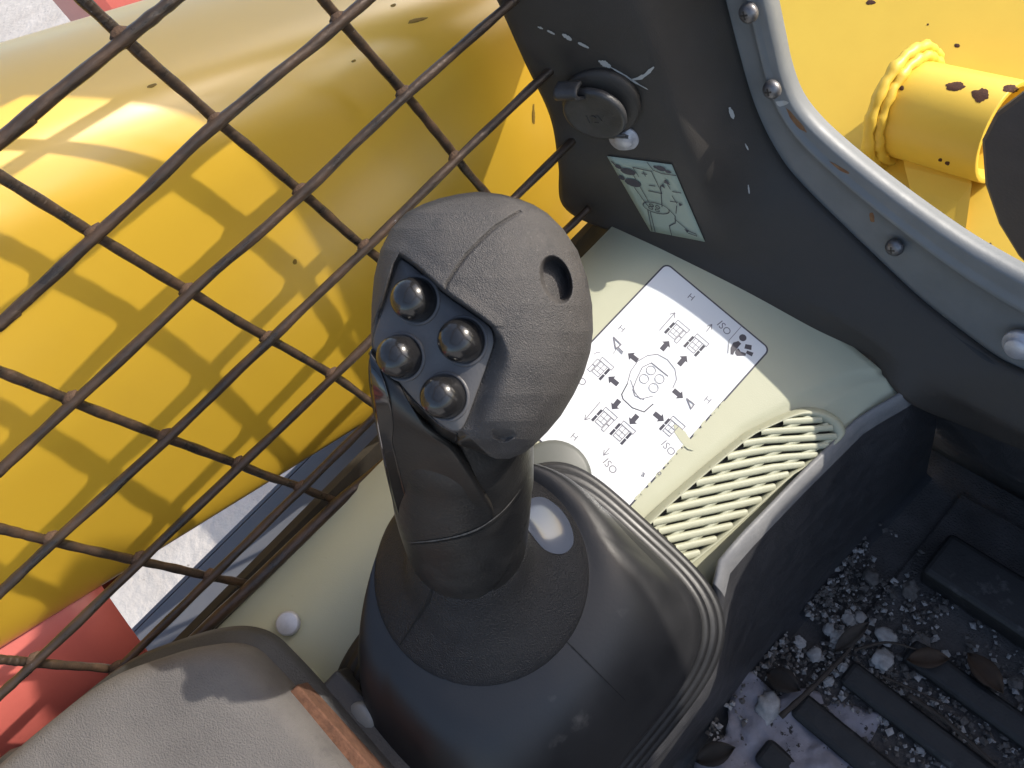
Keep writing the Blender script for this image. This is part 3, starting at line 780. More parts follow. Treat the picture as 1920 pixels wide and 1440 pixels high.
# ------------------------------------------------------------------ front pillar trim
pil = thing('front_pillar_trim', 'black moulded plastic trim round the front cab pillar', 'pillar trim', (.05, .28, -.05))
secs = [
 ((-0.0120,0.2296,0.2249), (0.0393,0.2790,0.2146), (0.0589,0.3250,0.1804)),
 ((-0.0120,0.2304,0.2061), (0.0421,0.2790,0.1918), (0.0607,0.3250,0.1605)),
 ((-0.0120,0.2330,0.1848), (0.0452,0.2790,0.1671), (0.0626,0.3250,0.1391)),
 ((-0.0120,0.2361,0.1417), (0.0507,0.2790,0.1298), (0.0678,0.3250,0.1070)),
 ((-0.0120,0.2403,0.0939), (0.0581,0.2790,0.0948), (0.0740,0.3250,0.0756)),
 ((-0.0120,0.2332,0.0561), (0.0671,0.2790,0.0601), (0.0834,0.3250,0.0485)),
 ((-0.0231,0.2327,0.0063), (0.0726,0.2800,0.0226), (0.0987,0.3250,0.0236)),
 ((0.0234,0.2495,-0.0153), (0.0829,0.2820,-0.0094), (0.1183,0.3250,0.0063)),
 ((0.0556,0.2584,-0.0303), (0.0991,0.2850,-0.0323), (0.1425,0.3250,-0.0114)),
 ((0.1025,0.2715,-0.0522), (0.1265,0.2890,-0.0470), (0.1707,0.3250,-0.0310)),
 ((0.1494,0.2827,-0.0741), (0.1588,0.2940,-0.0595), (0.2008,0.3250,-0.0510)),
 ((0.1878,0.2940,-0.0920), (0.1921,0.2990,-0.0769), (0.2319,0.3250,-0.0656)),
 ((0.2220,0.2868,-0.1079), (0.2220,0.3000,-0.0915), (0.2581,0.3250,-0.0752)),
 ((0.2511,0.3100,-0.1443), (0.2597,0.3060,-0.1061), (0.2787,0.3250,-0.0760)),
 ((0.3045,0.3100,-0.1312), (0.3081,0.3060,-0.1048), (0.3180,0.3250,-0.0802)),
]
ce = crs([s[0] for s in secs], 70); ck = crs([s[1] for s in secs], 70); cg = crs([s[2] for s in secs], 70)
rows = []
for e, k, g in zip(ce, ck, cg):
    bk = e + Vector((-.006, .035, -.005))
    r = [bk, e + Vector((-.002, .006, 0)), e]
    r += [e.lerp(k, f) for f in (.08, .3, .5, .7, .85, .94)]
    r += [k.lerp(e, .02).lerp(k.lerp(g, .05), .5)]
    r += [k.lerp(g, f) for f in (.10, .25, .5, .75, .93, 1)]
    r += [g + Vector((.0, .004, -.004))]
    rows.append(r)
V, Fc = grid(rows)
trim = obj('trim_moulding', V, Fc, M['black_trim'], pil, True); solid(trim, .003, 1)
md = trim.modifiers.new('sub', 'SUBSURF'); md.levels = 1; md.render_levels = 1

# face of the trim with socket and label
from mathutils.bvhtree import BVHTree
bpy.context.view_layer.update()
tree = BVHTree.FromObject(trim, bpy.context.evaluated_depsgraph_get())
def on_trim(p, h=.0006):
    d = (Vector(p) - Vector((.361, 0, .445))).normalized()
    q = tree.ray_cast(Vector((.361, 0, .445)) - Vector(pil.location)*0, d)
    if q[0] is None: return Vector(p), FN
    n = q[1] if q[1].dot(d) < 0 else -q[1]
    return q[0] + n*h, n
F0, F1_, F2_ = Vector((-0.0120,0.2332,0.0561)), Vector((0.0671,0.2790,0.0601)), Vector((-0.0120,0.2361,0.1417))
FN = (F1_-F0).cross(F2_-F0).normalized()
if FN.dot(Vector((.361, 0, .445)) - F0) < 0: FN = -FN
FX = (F1_-F0).normalized(); FY = FN.cross(FX)
# power socket with rubber flap
C0 = Vector((0.0200,0.2538,0.1064)) 
def onface(p, h=0):
    """drop a sight line from the driver on to the trim face"""
    o = Vector((.361, 0, .445)); d = Vector(p) - o
    return o + d*((F0-o).dot(FN)/d.dot(FN)) + FN*h
sc0 = onface((0.0298,0.2505,0.1137))
V, Fc = lathe(sc0, FN, [(.0245, -.001), (.0245, .003), (.0225, .0045), (.0180, .0045), (.0001, .004)], 40); soc = obj('power_socket', V, Fc, M['black_trim'], pil, True)
lidn = (FN - FY*.10 - FX*.12).normalized()
lc = onface((0.0292,0.2471,0.1134), .0085)
V, Fc = lathe(lc, lidn, [(.0001, -.004), (.0185, -.004), (.0200, -.003), (.0207, -.001), (.0200, .0010), (.0188, .0016), (.0172, .0012), (.0001, .0010)], 44); lid = obj('socket_flap', V, Fc, M['cap'], soc, True)
# embossed marking on the flap
fl = Print(); fl.z = .0012
fl.text('12V', (.0, -.003), .0092, 0)
lx, ly, lz = frame(lidn, -FX)
lx, ly = FX - lidn*FX.dot(lidn), None
lx.normalize(); ly = lidn.cross(lx)
mk = fl.build('embossed_marking', M['cap'], lambda a, b, z: lc + lx*a + ly*b + lidn*(z + .0000), lid); solid(mk, .0006, 0)
# hinge strap folded over the top of the flap
rows = []
for q in range(17):
    a = q/16
    up = lc + ly*(.014 + .013*math.sin(a*math.pi*.62)) + lidn*(-.001 + .010*math.sin(a*math.pi)) - lx*.008
    rows.append([up + lx*wd for wd in (-.0075, -.0055, 0, .0055, .0075)])
V, Fc = grid(rows); solid(obj('flap_hinge', V, Fc, M['cap'], soc, True), .002, 0)
rows = []
for q in range(9):
    a = q/8
    up = lc - ly*(.019 + .011*a) + lidn*(-.001 - .007*a) + lx*.006
    rows.append([up + lx*wd for wd in (-.0085, 0, .0085)])
V, Fc = grid(rows); solid(obj('flap_tab', V, Fc, M['cap'], soc, True), .002, 0)
c1 = onface((0.0496,0.2442,0.0983), .001)
V, Fc = lathe(c1, FN, [(.0001, .003), (.0055, .003), (.0060, .0022), (.0062, .0012), (.0092, .0010), (.0098, .0002), (.0098, -.001)], 32); obj('trim_clip', V, Fc, M['zinc'], pil, True)

# small pale label on the trim
q4 = [Vector(p) for p in ((0.0478,0.2299,0.0963), (0.0764,0.2530,0.0815), (0.1126,0.2336,0.0515), (0.0876,0.2157,0.0649))]
def lb(a, b, z):     # a across 0..1, b down 0..1, wrapped on to the trim
    p, n = on_trim(q4[0].lerp(q4[1], a).lerp(q4[3].lerp(q4[2], a), b), .0009 + z); return p
V, Fc = grid([[lb(i/9, j/9, 0) for i in range(10)] for j in range(10)])
l2 = obj('button_label', V, Fc, M['decal_green'], pil, True); solid(l2, .0002, 0)
l2['label'] = 'small pale green label with joystick button diagram'
pr = Print(); pr.z = .0007
W_ = .016
# rabbit and tortoise
for cx, cy, rx, ry in ((.22, .17, .12, .045), (.10, .12, .05, .03), (.20, .32, .13, .055), (.05, .27, .05, .03)):
    pr.poly([(cx + rx*math.cos(k*.52), cy + ry*math.sin(k*.52)) for k in range(12)])
pr.line((.06, .10), (-.02+.06, .06), .02)
for p, q in (((.34, .10), (.62, .12)), ((.34, .10), (.36, .22)), ((.62, .12), (.62, .40)), ((.40, .40), (.62, .41)), ((.44, .17), (.52, .17)), ((.48, .14), (.48, .20)), ((.46, .32), (.56, .32)),
             ((.28, .20), (.30, .55)), ((.18, .38), (.24, .62)), ((.66, .30), (.50, .60)), ((.78, .22), (.80, .33)), ((.82, .36), (.96, .36)), ((.78, .42), (.80, .52)), ((.70, .50), (.82, .50)), ((.78, .55), (.70, .66)),
             ((.62, .0), (.66, .10)), ((.66, .10), (.78, .13)), ((.78, .13), (1, .13)),
             ((.20, .68), (.05, .98)), ((.23, .70), (.10, .99)), ((.60, .62), (.66, .70)), ((.66, .70), (.60, .80)), ((.60, .80), (.45, .86)), ((.45, .86), (.40, .99)), ((.62, .74), (.76, .86))):
    pr.line(p, q, .011)
for cx, cy, rx, ry in ((.38, .63, .22, .075),):
    pr.path([(cx + rx*math.cos(k*.3142), cy + ry*math.sin(k*.3142)) for k in range(20)], .010, True)
for cx, cy in ((.32, .60), (.42, .61), (.28, .64), (.38, .66)):
    pr.path([(cx + .035*math.cos(k*.628), cy + .018*math.sin(k*.628)) for k in range(10)], .010, True)
for tri in ([(.74, .25), (.80, .20), (.84, .27)], [(.84, .50), (.90, .52), (.83, .55)], [(.66, .30), (.72, .27), (.72, .33)], [(.72, .86), (.80, .87), (.74, .91)]): pr.poly(tri)
pr.path([(.74, .87), (.90, .90), (.90, .93), (.76, .91)], .010)
for cx, cy, rx, ry in ((.80, .06, .08, .035), (.72, .05, .03, .02), (.90, .09, .05, .02)):
    pr.poly([(cx + rx*math.cos(k*.6283), cy + ry*math.sin(k*.6283)) for k in range(10)])
pr.build('printed_diagram', M['decal_ink'], lb, l2)

# paint scuffs on the trim
sc = Print(); random.seed(11)
for (u, v, rx, ry) in ():
    pass
def scuff(path, w0):
    P = crs(path, 14); V = []
    for i, q in enumerate(P):
        c, n = on_trim(q); d = (P[min(i+1, 13)] - P[max(i-1, 0)]).normalized(); e = n.cross(d).normalized()
        ww = w0*(math.sin(math.pi*(i+.5)/14)**.6)*(1 + .7*noise.noise(q*900))
        V += [c + e*ww, c - e*ww*.8]
    obj('paint_scuff', V, [(2*i, 2*i+1, 2*i+3, 2*i+2) for i in range(13)], M['white_scuff'], pil)
for path, w0 in (([(-0.0183,0.2565,0.1490), (-0.0155,0.2578,0.1474)], .0007), ([(-0.0133,0.2588,0.1461), (-0.0092,0.2603,0.1435)], .0009), ([(-0.0062,0.2634,0.1421), (-0.0007,0.2648,0.1385)], .0013), ([(0.0027,0.2663,0.1365), (0.0086,0.2685,0.1329)], .0010),
                 ([(0.0162,0.2670,0.1271), (0.0230,0.2693,0.1229)], .0018), ([(0.0230,0.2693,0.1229), (0.0292,0.2709,0.1189), (0.0371,0.2728,0.1138), (0.0446,0.2751,0.1090)], .0007), ([(0.0347,0.2719,0.1152), (0.0387,0.2784,0.1139), (0.0403,0.2871,0.1148)], .0015),
                 ([(0.0823,0.3006,0.0883), (0.0874,0.2973,0.0839)], .0016), ([(0.0994,0.2916,0.0741), (0.1026,0.2902,0.0715)], .0006), ([(0.0727,0.2399,0.0810), (0.0764,0.2425,0.0790)], .0005), ([(0.1129,0.2754,0.0609), (0.1160,0.2720,0.0579)], .0006)):
    scuff(path, w0)

# ------------------------------------------------------------------ grey steel flange of the door opening
fla = thing('door_flange', 'grey painted steel flange with screws edging the front opening', 'flange', (.15, .33, 0))
gi = crs([(0.0561,0.3270,0.1816), (0.0588,0.3270,0.1587), (0.0616,0.3270,0.1375), (0.0668,0.3270,0.1052), (0.0732,0.3270,0.0750), (0.0832,0.3270,0.0490), (0.0990,0.3270,0.0238), (0.1189,0.3270,0.0057), (0.1431,0.3270,-0.0125), (0.1713,0.3270,-0.0316), (0.2002,0.3270,-0.0502), (0.2306,0.3270,-0.0648), (0.2569,0.3270,-0.0744), (0.2783,0.3270,-0.0798), (0.3202,0.3270,-0.0808)], 110)
go = crs([(0.0804,0.3310,0.1836), (0.0838,0.3310,0.1616), (0.0877,0.3310,0.1414), (0.0922,0.3310,0.1145), (0.0960,0.3310,0.0929), (0.1033,0.3310,0.0728), (0.1172,0.3310,0.0575), (0.1397,0.3310,0.0430), (0.1655,0.3310,0.0298), (0.1926,0.3310,0.0178), (0.2188,0.3310,0.0079), (0.2422,0.3310,0.0019), (0.2612,0.3310,-0.0013), (0.2792,0.3310,-0.0026), (0.3131,0.3310,-0.0043)], 110)
rows = []
for a, b in zip(gi, go):
    r = []
    for f, h in ((0, .004), (0, 0), (.06, -.0012), (.5, -.0012), (.66, -.001), (.71, .0006), (.74, .0022), (.765, .0027), (.79, .0020), (.82, .0003), (.86, -.0006), (.98, -.0006), (1, .001), (1.01, .012)):
        p = a.lerp(b, f); r.append(p + Vector((0, h if f > .99 or f == 0 else -h, 0)))
    rows.append(r)
V, Fc = grid(rows)
fl_o = obj('flange_strip', V, Fc, M['strip'], fla, True); solid(fl_o, .0015, 0)
FLN = Vector((.02, -1, .25)).normalized()
for p in ((0.0832,0.3240,0.1370), (0.0955,0.3240,0.0872), (0.1817,0.3240,-0.0077)):
    p = Vector(p)
    V, Fc = lathe(p, FLN, [(.0001, .0036), (.0022, .0034), (.0042, .0026), (.0054, .0012), (.0058, 0), (.0058, -.002)], 28); s_ = obj('screw', V, Fc, M['screw'], fla, True)
    x, y, z = frame(FLN)
    for a in (20, 110):
        d = x*math.cos(rad(a)) + y*math.sin(rad(a)); e = z.cross(d)
        V, Fc = box(p + FLN*.0034, .0046, .0010, .0006, (d, e, z)); obj('screw_slot', V, Fc, M['black_trim'], s_)
p = Vector((0.2686,0.3220,-0.0442))
V, Fc = lathe(p, FLN, [(.0001, .006), (.0066, .006), (.0072, .005), (.0074, .002), (.0098, .0018), (.0102, .0008), (.0102, -.002)], 32); obj('bolt_head', V, Fc, M['zinc'], fla, True)
# dark tube under the flange edge, painting in the shadow gap
V, Fc = tube([g + Vector((-.002, -.003, -.003)) for g in gi], .0045, 10); obj('edge_shade_tube', V, Fc, M['mat'], fla, True)
EYE = Vector((.361, 0, .445))
def splat(src, name, pts, m, parent, seed=0, h=.0004, rough=.5):
    """irregular thin patch wrapped on the surface of src; pts = outline seen from the seat"""
    bpy.context.view_layer.update()
    tr = BVHTree.FromObject(src, bpy.context.evaluated_depsgraph_get())
    c = sum((Vector(p) for p in pts), Vector())/len(pts)
    P = crs([Vector(p) for p in pts] + [Vector(pts[0])], 40)[:-1]
    rows = []
    for f in (1, .6, .2):
        row = []
        for i, p in enumerate(P):
            q = c.lerp(p, f*(1 + rough*.6*noise.noise(p*150 + Vector((seed, 0, 0))) + rough*.3*noise.noise(p*500)))
            d = (q - EYE).normalized(); hit = tr.ray_cast(EYE, d)
            if hit[0] is None: return
            n = hit[1] if hit[1].dot(d) < 0 else -hit[1]
            row.append(hit[0] + n*(h*(.35 if f == 1 else 1)))
        rows.append(row)
    V, Fc = grid(rows, True); Fc.append(tuple(range(len(V)-39, len(V))))
    obj(name, V, Fc, m, parent, True)
SP = [
 (fl_o, fla, 'strip_rust', [(0.0929,0.3116,0.0833), (0.0998,0.3101,0.0781), (0.1077,0.3072,0.0719), (0.1136,0.3071,0.0676), (0.1120,0.3031,0.0679), (0.1046,0.3032,0.0731), (0.0979,0.3065,0.0786)]),
 (fl_o, fla, 'strip_rust', [(0.1056,0.3239,0.0772), (0.1098,0.3242,0.0743), (0.1204,0.3226,0.0665), (0.1187,0.3209,0.0673), (0.1113,0.3211,0.0725)]),
 (fl_o, fla, 'strip_rust', [(0.1378,0.3187,0.0533), (0.1429,0.3208,0.0501), (0.1494,0.3220,0.0459), (0.1461,0.3194,0.0476)]),
 (fl_o, fla, 'strip_rust', [(0.1700,0.3135,0.0294), (0.1718,0.3146,0.0283), (0.1750,0.3116,0.0254), (0.1729,0.3103,0.0265)]),
 (fl_o, fla, 'white_scuff', [(0.0997,0.3224,0.0810), (0.1026,0.3262,0.0799), (0.1049,0.3270,0.0784), (0.1024,0.3221,0.0790)]),
]
for i, (src, par, mm, pts) in enumerate(SP): splat(src, 'rust_streak' if mm == 'strip_rust' else 'paint_chip', pts, M[mm], par, i)
for i, (p, rx, ry) in enumerate((((0.0112,0.7250,-0.2619), .0105, .0055), ((0.0345,0.7370,-0.2755), .0085, .0075), ((-0.0261,0.6837,-0.2451), .0030, .0030), ((0.0542,0.7657,-0.2828), .008, .004), ((0.0401,0.6576,-0.2978), .002, .002), ((0.0468,0.6603,-0.3019), .0026, .002))):
    p = Vector(p); pts = [p + CR*rx*math.cos(a) + CU*ry*math.sin(a) for a in [k*.785 for k in range(8)]]
    splat(tube_o, 'rust_spot', pts, M['rust_dark'], front, i+10, .0006, .8)
for i, (p, rx, ry) in enumerate((((-0.0943,0.7269,-0.1870), .0055, .003), ((-0.0411,0.7528,-0.2186), .001, .001), ((-0.0085,0.7582,-0.2403), .0028, .002), ((0.1228,0.6258,-0.3634), .003, .008))):
    p = Vector(p); pts = [p + CR*rx*math.cos(a) + CU*ry*math.sin(a) for a in [k*.785 for k in range(8)]]
    splat(plate_o, 'rust_spot', pts, M['rust_dark'], front, i+20, .0006, .8)
for i, (p, rx, ry) in enumerate((((-0.1536,0.2522,0.1189), .008, .0014), ((-0.2587,0.0857,0.1547), .0034, .0011), ((-0.1700,0.1991,0.1183), .0024, .0012), ((-0.1710,0.2469,0.1300), .002, .0012), ((-0.1271,0.0663,0.0574), .0016, .0018), ((-0.0654,0.2613,0.0589), .0012, .008))):
    p = Vector(p); pts = [p + (CR*rx*math.cos(a) + CU*rx*.25*math.cos(a) + CU*ry*math.sin(a)) for a in [k*.785 for k in range(8)]]
    splat(arm_o, 'paint_smudge', pts, M['smudge'], lift, i+40, .0004, .9)

def stroke(src, name, pts, wd, m, parent, h=.0004):
    bpy.context.view_layer.update()
    tr = BVHTree.FromObject(src, bpy.context.evaluated_depsgraph_get())
    P = crs(pts, 40); V = []
    for i, p in enumerate(P):
        d = (p - EYE).normalized(); hit = tr.ray_cast(EYE, d)
        if hit[0] is None: continue
        n = hit[1] if hit[1].dot(d) < 0 else -hit[1]
        t_ = (P[min(i+1, 39)] - P[max(i-1, 0)]).normalized(); e = n.cross(t_).normalized()
        ww = wd*(1 + .8*noise.noise(p*700))*(.35 + .65*math.sin(math.pi*(i+.5)/40))
        V += [hit[0] + n*h + e*ww, hit[0] + n*h - e*ww]
    obj(name, V, [(2*i, 2*i+1, 2*i+3, 2*i+2) for i in range(len(V)//2-1)], m, parent)
M['seam_highlight'] = mat('worn_seam_highlight', (.13, .12, .11), .8, (.07, .065, .06), 700, .5)  # pale stroke colour painting the highlight along the worn seam
M['groove'] = mat('dark_groove', (.004, .004, .004), .8)
stroke(shaft, 'worn_seam', [(0.1283,-0.0141,0.0829), (0.1382,-0.0017,0.0788), (0.1467,0.0127,0.0761), (0.1561,0.0278,0.0854), (0.1617,0.0411,0.0970)], .0006, M['seam_highlight'], shaft)
stroke(shaft, 'worn_seam', [(0.1289,-0.0149,0.0823), (0.1388,-0.0026,0.0781), (0.1482,0.0126,0.0750), (0.1576,0.0277,0.0843), (0.1629,0.0414,0.0962)], .0006, M['groove'], shaft, .0003)
stroke(coll, 'parting_groove', [(0.1245,-0.0214,0.0341), (0.1284,-0.0300,0.0293), (0.1243,-0.0425,0.0169), (0.1252,-0.0611,0.0120)], .0007, M['groove'], coll)
stroke(boot, 'mould_line', [(0.1684,0.0052,-0.0406), (0.1899,0.0047,-0.0559), (0.2167,0.0041,-0.0749)], .00035, M['groove'], boot)
# cab frame above the picture: front post, header, roof, right post
cab = thing('cab_frame', 'dark steel cab posts and roof carrying the front flange', 'cab frame', (.4, .0, .9))
P0, P1, P2 = gi[0], go[0], ck[0]
V, Fc = capped([[Vector((-.02, .245, z)), Vector((p2x, .279, z)), Vector((g0x, .327, z)), Vector((g1x, .331, z)), Vector((g1x - .004, .36, z)), Vector((-.02, .36, z))] for z, p2x, g0x, g1x in
  ((P1.z, P2.x, P0.x, P1.x), (P1.z + .2, P2.x, P0.x, P1.x), (.86, P2.x, P0.x, P1.x))])
obj('front_post', V, Fc, M['black_trim'], cab)
V, Fc = box((.39, .30, .84), .86, .10, .08); bevel(obj('header', V, Fc, M['black_trim'], cab), .01)
for nm, c, sx, sy in (('roof_rail', (-.03, -.18, .895), .06, 1.10), ('roof_rail', (.81, -.18, .895), .06, 1.10), ('roof_beam', (.39, -.70, .895), .78, .06)):
    V, Fc = box(c, sx, sy, .04); bevel(obj(nm, V, Fc, M['black_trim'], cab), .01)
V, Fc = box((.80, .30, .28), .06, .08, 1.10); bevel(obj('right_post', V, Fc, M['black_trim'], cab), .01)

# ------------------------------------------------------------------ cab well: side panel, toe panel, floor
FZ = -.30
wal = thing('lower_side_panel', 'dark textured panel dropping from the console to the cab floor', 'side panel', (.21, .1, -.2))
rows = []
for k in range(61):
    y = -.45 + k*.78/60
    zt = interp([(-.45, -.130), (.045, -.130), (.075, -.118), (.090, -.092), (.105, -.078), (.13, -.081), (.19, -.093), (.255, -.104), (.288, -.101), (.33, -.120)], y)
    xt = interp([(-.45, .232), (.05, .232), (.085, .216), (.105, .2055), (.13, .2045), (.19, .2045), (.255, .2065), (.288, .2195), (.33, .222)], y)
    xb = interp([(-.45, .215), (.2, .221), (.33, .228)], y)
    r = [Vector((xt-.004, y, zt-.016)), Vector((xt-.0035, y, zt-.005)), Vector((xt-.0015, y, zt)), Vector((xt+.001, y, zt-.001)), Vector((xt+.004, y, zt-.006)), Vector((xt+.0055, y, zt-.014))]
    e = r[-1]; b = Vector((xb, y, FZ))
    r += [e.lerp(b, f) for f in (.2, .4, .6, .8, .97)] + [b + Vector((.006, 0, 0))]
    rows.append(r)
V, Fc = grid([[r[j] for j in range(5, 12)] for r in rows]); obj('panel_face', V, Fc, M['wall'], wal, True)
V, Fc = grid([[r[j] for j in range(0, 6)] for r in rows if r[0].y > .088]); obj('panel_lip', V, Fc, M['wall_lip'], wal, True)
V, Fc = grid([[r[j] for j in range(0, 6)] for r in rows if r[0].y < .100]); obj('panel_edge', V, Fc, M['wall'], wal, True)
toe = thing('toe_panel', 'dark toe board closing the front of the cab well', 'toe board', (.5, .33, -.2))
V, Fc = grid([[Vector((x, y, z)) for x in (.2, .35, .5, .65, .8)] for y, z in ((.36, FZ-.005), (.335, -.22), (.325, -.12), (.345, -.09))]); solid(obj('toe_board', V, Fc, M['wall'], toe, True), .004)
V, Fc = box((.50, -.05, FZ-.01), .66, .85, .02)
fl0 = obj('floor', V, Fc, M['floor']); tag(fl0, kind='structure')
V, Fc = box((.815, -.05, -.1), .02, .85, .42)
wr = thing('right_side_panel', 'dark panel on the far side of the cab well', 'side panel', (.815, 0, -.3))
obj('panel_face', V, Fc, M['wall'], wr)

mt = thing('floor_mat', 'black rubber floor mat with broad raised bars', 'floor mat', (.4, .1, FZ))
V, Fc = box((.53, .08, FZ+.003), .54, .50, .006); bevel(obj('mat_sheet', V, Fc, M['floor'], mt), .002)
for y, x0, hh, wd in ((.052, .262, .012, .022), (.098, .262, .012, .022), (.143, .275, .012, .022), (.188, .30, .012, .022), (.262, .275, .03, .042), (.006, .255, .012, .022)):
    V, Fc = box(((x0+.80)/2, y, FZ+.006+hh/2), .80-x0, wd, hh); bevel(obj('mat_bar', V, Fc, M['mat'], mt), .005, 3)

# ------------------------------------------------------------------ debris on the floor
def rock(r, seed, sub=2, flat=.65):
    bm = bmesh.new(); bmesh.ops.create_icosphere(bm, subdivisions=sub, radius=r)
    off = Vector((seed*3.1, seed*1.7, seed*.9))
    for v in bm.verts:
        d = v.co.normalized()
        k = 1 + .42*noise.noise(d*1.6 + off) + .2*noise.noise(d*3.7 + off)
        v.co = Vector((v.co.x*k, v.co.y*k*.85, v.co.z*k*flat))
    V = [v.co.copy() for v in bm.verts]; Fc = [tuple(q.index for q in f.verts) for f in bm.faces]; bm.free(); return V, Fc
random.seed(21)
big = [((0.2539,0.1790,-0.2950), .0085, 'pale triangular'), ((0.2553,0.1610,-0.2950), .0095, 'long pale'), ((0.2824,0.1858,-0.2950), .012, 'blocky white'), ((0.3054,0.1968,-0.2950), .012, 'flat grey'),
       ((0.2912,0.1687,-0.2950), .0135, 'large chalky'), ((0.2728,0.1440,-0.2950), .008, 'small white'), ((0.2477,0.0794,-0.2950), .017, 'lumpy pale'), ((0.2755,0.2295,-0.2950), .011, 'smooth oblong'),
       ((0.2461,0.2204,-0.2950), .011, 'dusty round'), ((0.3225,0.2018,-0.2950), .0065, 'round white'), ((0.2501,0.1381,-0.2950), .0095, 'slanting white'), ((0.2355,0.1386,-0.2950), .0075, 'angular white'),
       ((0.2589,0.1862,-0.2950), .008, 'rough white'), ((0.3694,0.2151,-0.2950), .008, 'wedge shaped grey'), ((0.2459,0.1622,-0.2950), .0075, 'pale grey'), ((0.2700,0.1275,-0.2950), .0065, 'pinkish white'), ((0.3560,0.1957,-0.2950), .006, 'low grey')]
side = ['against the side panel', 'among leaf litter', 'near the mat bar', 'on the dusty floor', 'beside a twig']
for i, (p, r, ad) in enumerate(big):
    V, Fc = rock(r*.68, i+1, 3, .5)
    o = obj('stone', V, Fc, M['stone'] if i % 3 else M['stone2'], None, i % 2 == 0)
    if ad in ('flat grey', 'dusty round', 'smooth oblong', 'wedge shaped grey', 'low grey'): o.data.materials[0] = M['stone2']
    else: o.data.materials[0] = M['stone']
    o.location = Vector(p) + Vector((0, 0, r*.35 + .003)); o.rotation_euler = (random.uniform(-.3, .3), random.uniform(-.3, .3), random.uniform(0, 6))
    tag(o, ad + ' stone lying on the littered cab floor', 'stone', 'stones on the cab floor')
# fine gravel
L = []
for i in range(11000):
    a, b = random.random(), random.random()
    x = .222 + .36*a**1.2; y = .03 + .235*b
    dens = 1.2*math.exp(-((y-.170)/.055)**2)*math.exp(-max(0, x-.32)/.16) + .13 + (.5 if x < .245 else 0)
    if random.random() > dens: continue
    r = random.choice((.0009, .0012, .0016, .0022, .003)) * random.uniform(.7, 1.4)
    q = noise.noise(Vector((x*30, y*30, 0)))
    if q < -.25: continue
    th = random.uniform(0, 6.28)
    V = [(r, 0, 0), (-r*.9, r*.2, 0), (0, r*.8, .1*r), (.1*r, -r*.85, 0), (.1*r, 0, r*.7), (0, 0, -r*.6)]
    V = [Vector((v[0]*math.cos(th)-v[1]*math.sin(th), v[0]*math.sin(th)+v[1]*math.cos(th), v[2])) + Vector((x, y, FZ+.008+random.uniform(0, .003))) for v in V]
    L.append((V, [(0, 2, 4), (2, 1, 4), (1, 3, 4), (3, 0, 4), (2, 0, 5), (1, 2, 5), (3, 1, 5), (0, 3, 5)]))
V, Fc = join(L[::2]); tag(obj('gravel', V, Fc, M['stone2']), 'fine dark gravel and grit scattered over the cab floor', 'gravel', kind='stuff')
V, Fc = join(L[1::4]); tag(obj('gravel', V, Fc, M['stone']), 'fine pale grit scattered over the cab floor', 'gravel', kind='stuff')
# leaves
def leaf(p, ln_, wd, ang, m, label, tilt=.2):
    rows = []
    for i in range(9):
        f = i/8; ww = wd*math.sin(math.pi*min(1, f*1.02))**.8
        rows.append([Vector(((f-.5)*ln_, s*ww, .004*math.sin(f*3) + .004*abs(s) + tilt*(f-.5)*ln_)) for s in (-1, -.5, 0, .5, 1)])
    V, Fc = grid(rows); o = obj('dry_leaf', V, Fc, M[m], None, True); solid(o, .0004)
    o.location = Vector(p) + Vector((0, 0, .014)); o.rotation_euler = (0, 0, ang)
    tag(o, label, 'leaf', 'dry leaves on the cab floor')
leaf((0.2648,0.1652,-0.2950), .035, .006, rad(75), 'twig', 'narrow grey brown leaf standing between white stones', .5)
leaf((0.3157,0.1876,-0.2950), .030, .008, rad(40), 'leaf', 'reddish brown curled leaf near the mat bars')
leaf((0.3505,0.2051,-0.2950), .036, .009, rad(-20), 'leaf', 'rust brown leaf lying on a mat bar')
leaf((0.2458,0.1029,-0.2950), .030, .010, rad(10), 'leaf2', 'broad dark brown leaf beside the side panel')
leaf((0.2407,0.0234,-0.2950), .034, .009, rad(60), 'leaf2', 'dark leaf scrap next to the crumpled paper')
def twig(pts, r, label, mm='twig'):
    V, Fc = tube(crs([Vector(p) + Vector((0, 0, .017)) for p in pts], 24), r, 7, lambda i: r*(1.1 - .02*i + .12*math.sin(i*1.9)))
    tag(obj('twig', V, Fc, M[mm], None, True), label, 'twig', 'twigs on the cab floor')
twig([(0.2602,0.0798,-0.2950), (0.2648,0.1117,-0.2950), (0.2686,0.1487,-0.2950), (0.2687,0.1630,-0.2950)], .0022, 'straight bark twig lying across the mat bars')
twig([(0.2718,0.1584,-0.2950), (0.2866,0.1793,-0.2950), (0.3076,0.1898,-0.2950)], .0012, 'thin curved twig under the chalky stone')
twig([(0.3199,0.1561,-0.2950), (0.3498,0.1571,-0.2950), (0.3889,0.1533,-0.2950)], .0020, 'long dark stem lying along a mat bar')
twig([(0.2977,0.1551,-0.2950), (0.3171,0.1606,-0.2950), (0.3474,0.1680,-0.2950)], .0011, 'fine stalk lying along the long dark stem')
# crumpled paper with dirt
random.seed(9)
rows = []
pc = Vector((0.2765,0.0678,-0.2950))
for i in range(34):
    row = []
    for j in range(34):
        x, y = (i/33-.5), (j/33-.5)
        p = Vector((x*.125, y*.085, 0))
        e = max(abs(x), abs(y))*2
        h = .008 + .008*noise.noise(p*38 + Vector((5, 1, 0))) + .004*noise.noise(p*95)
        wob = 1 + .25*noise.noise(Vector((math.atan2(y, x)*1.8, e, 2)))
        row.append(pc + Vector((p.x*wob*.8 - p.y*.35, p.y*wob + p.x*.35, h - .006*e**3)))
    rows.append(row)
V, Fc = grid(rows); pp = obj('crumpled_paper', V, Fc, M['paper'], None, True); solid(pp, .0006)
tag(pp, 'crumpled lilac white paper scrap strewn with dirt on the floor', 'paper')

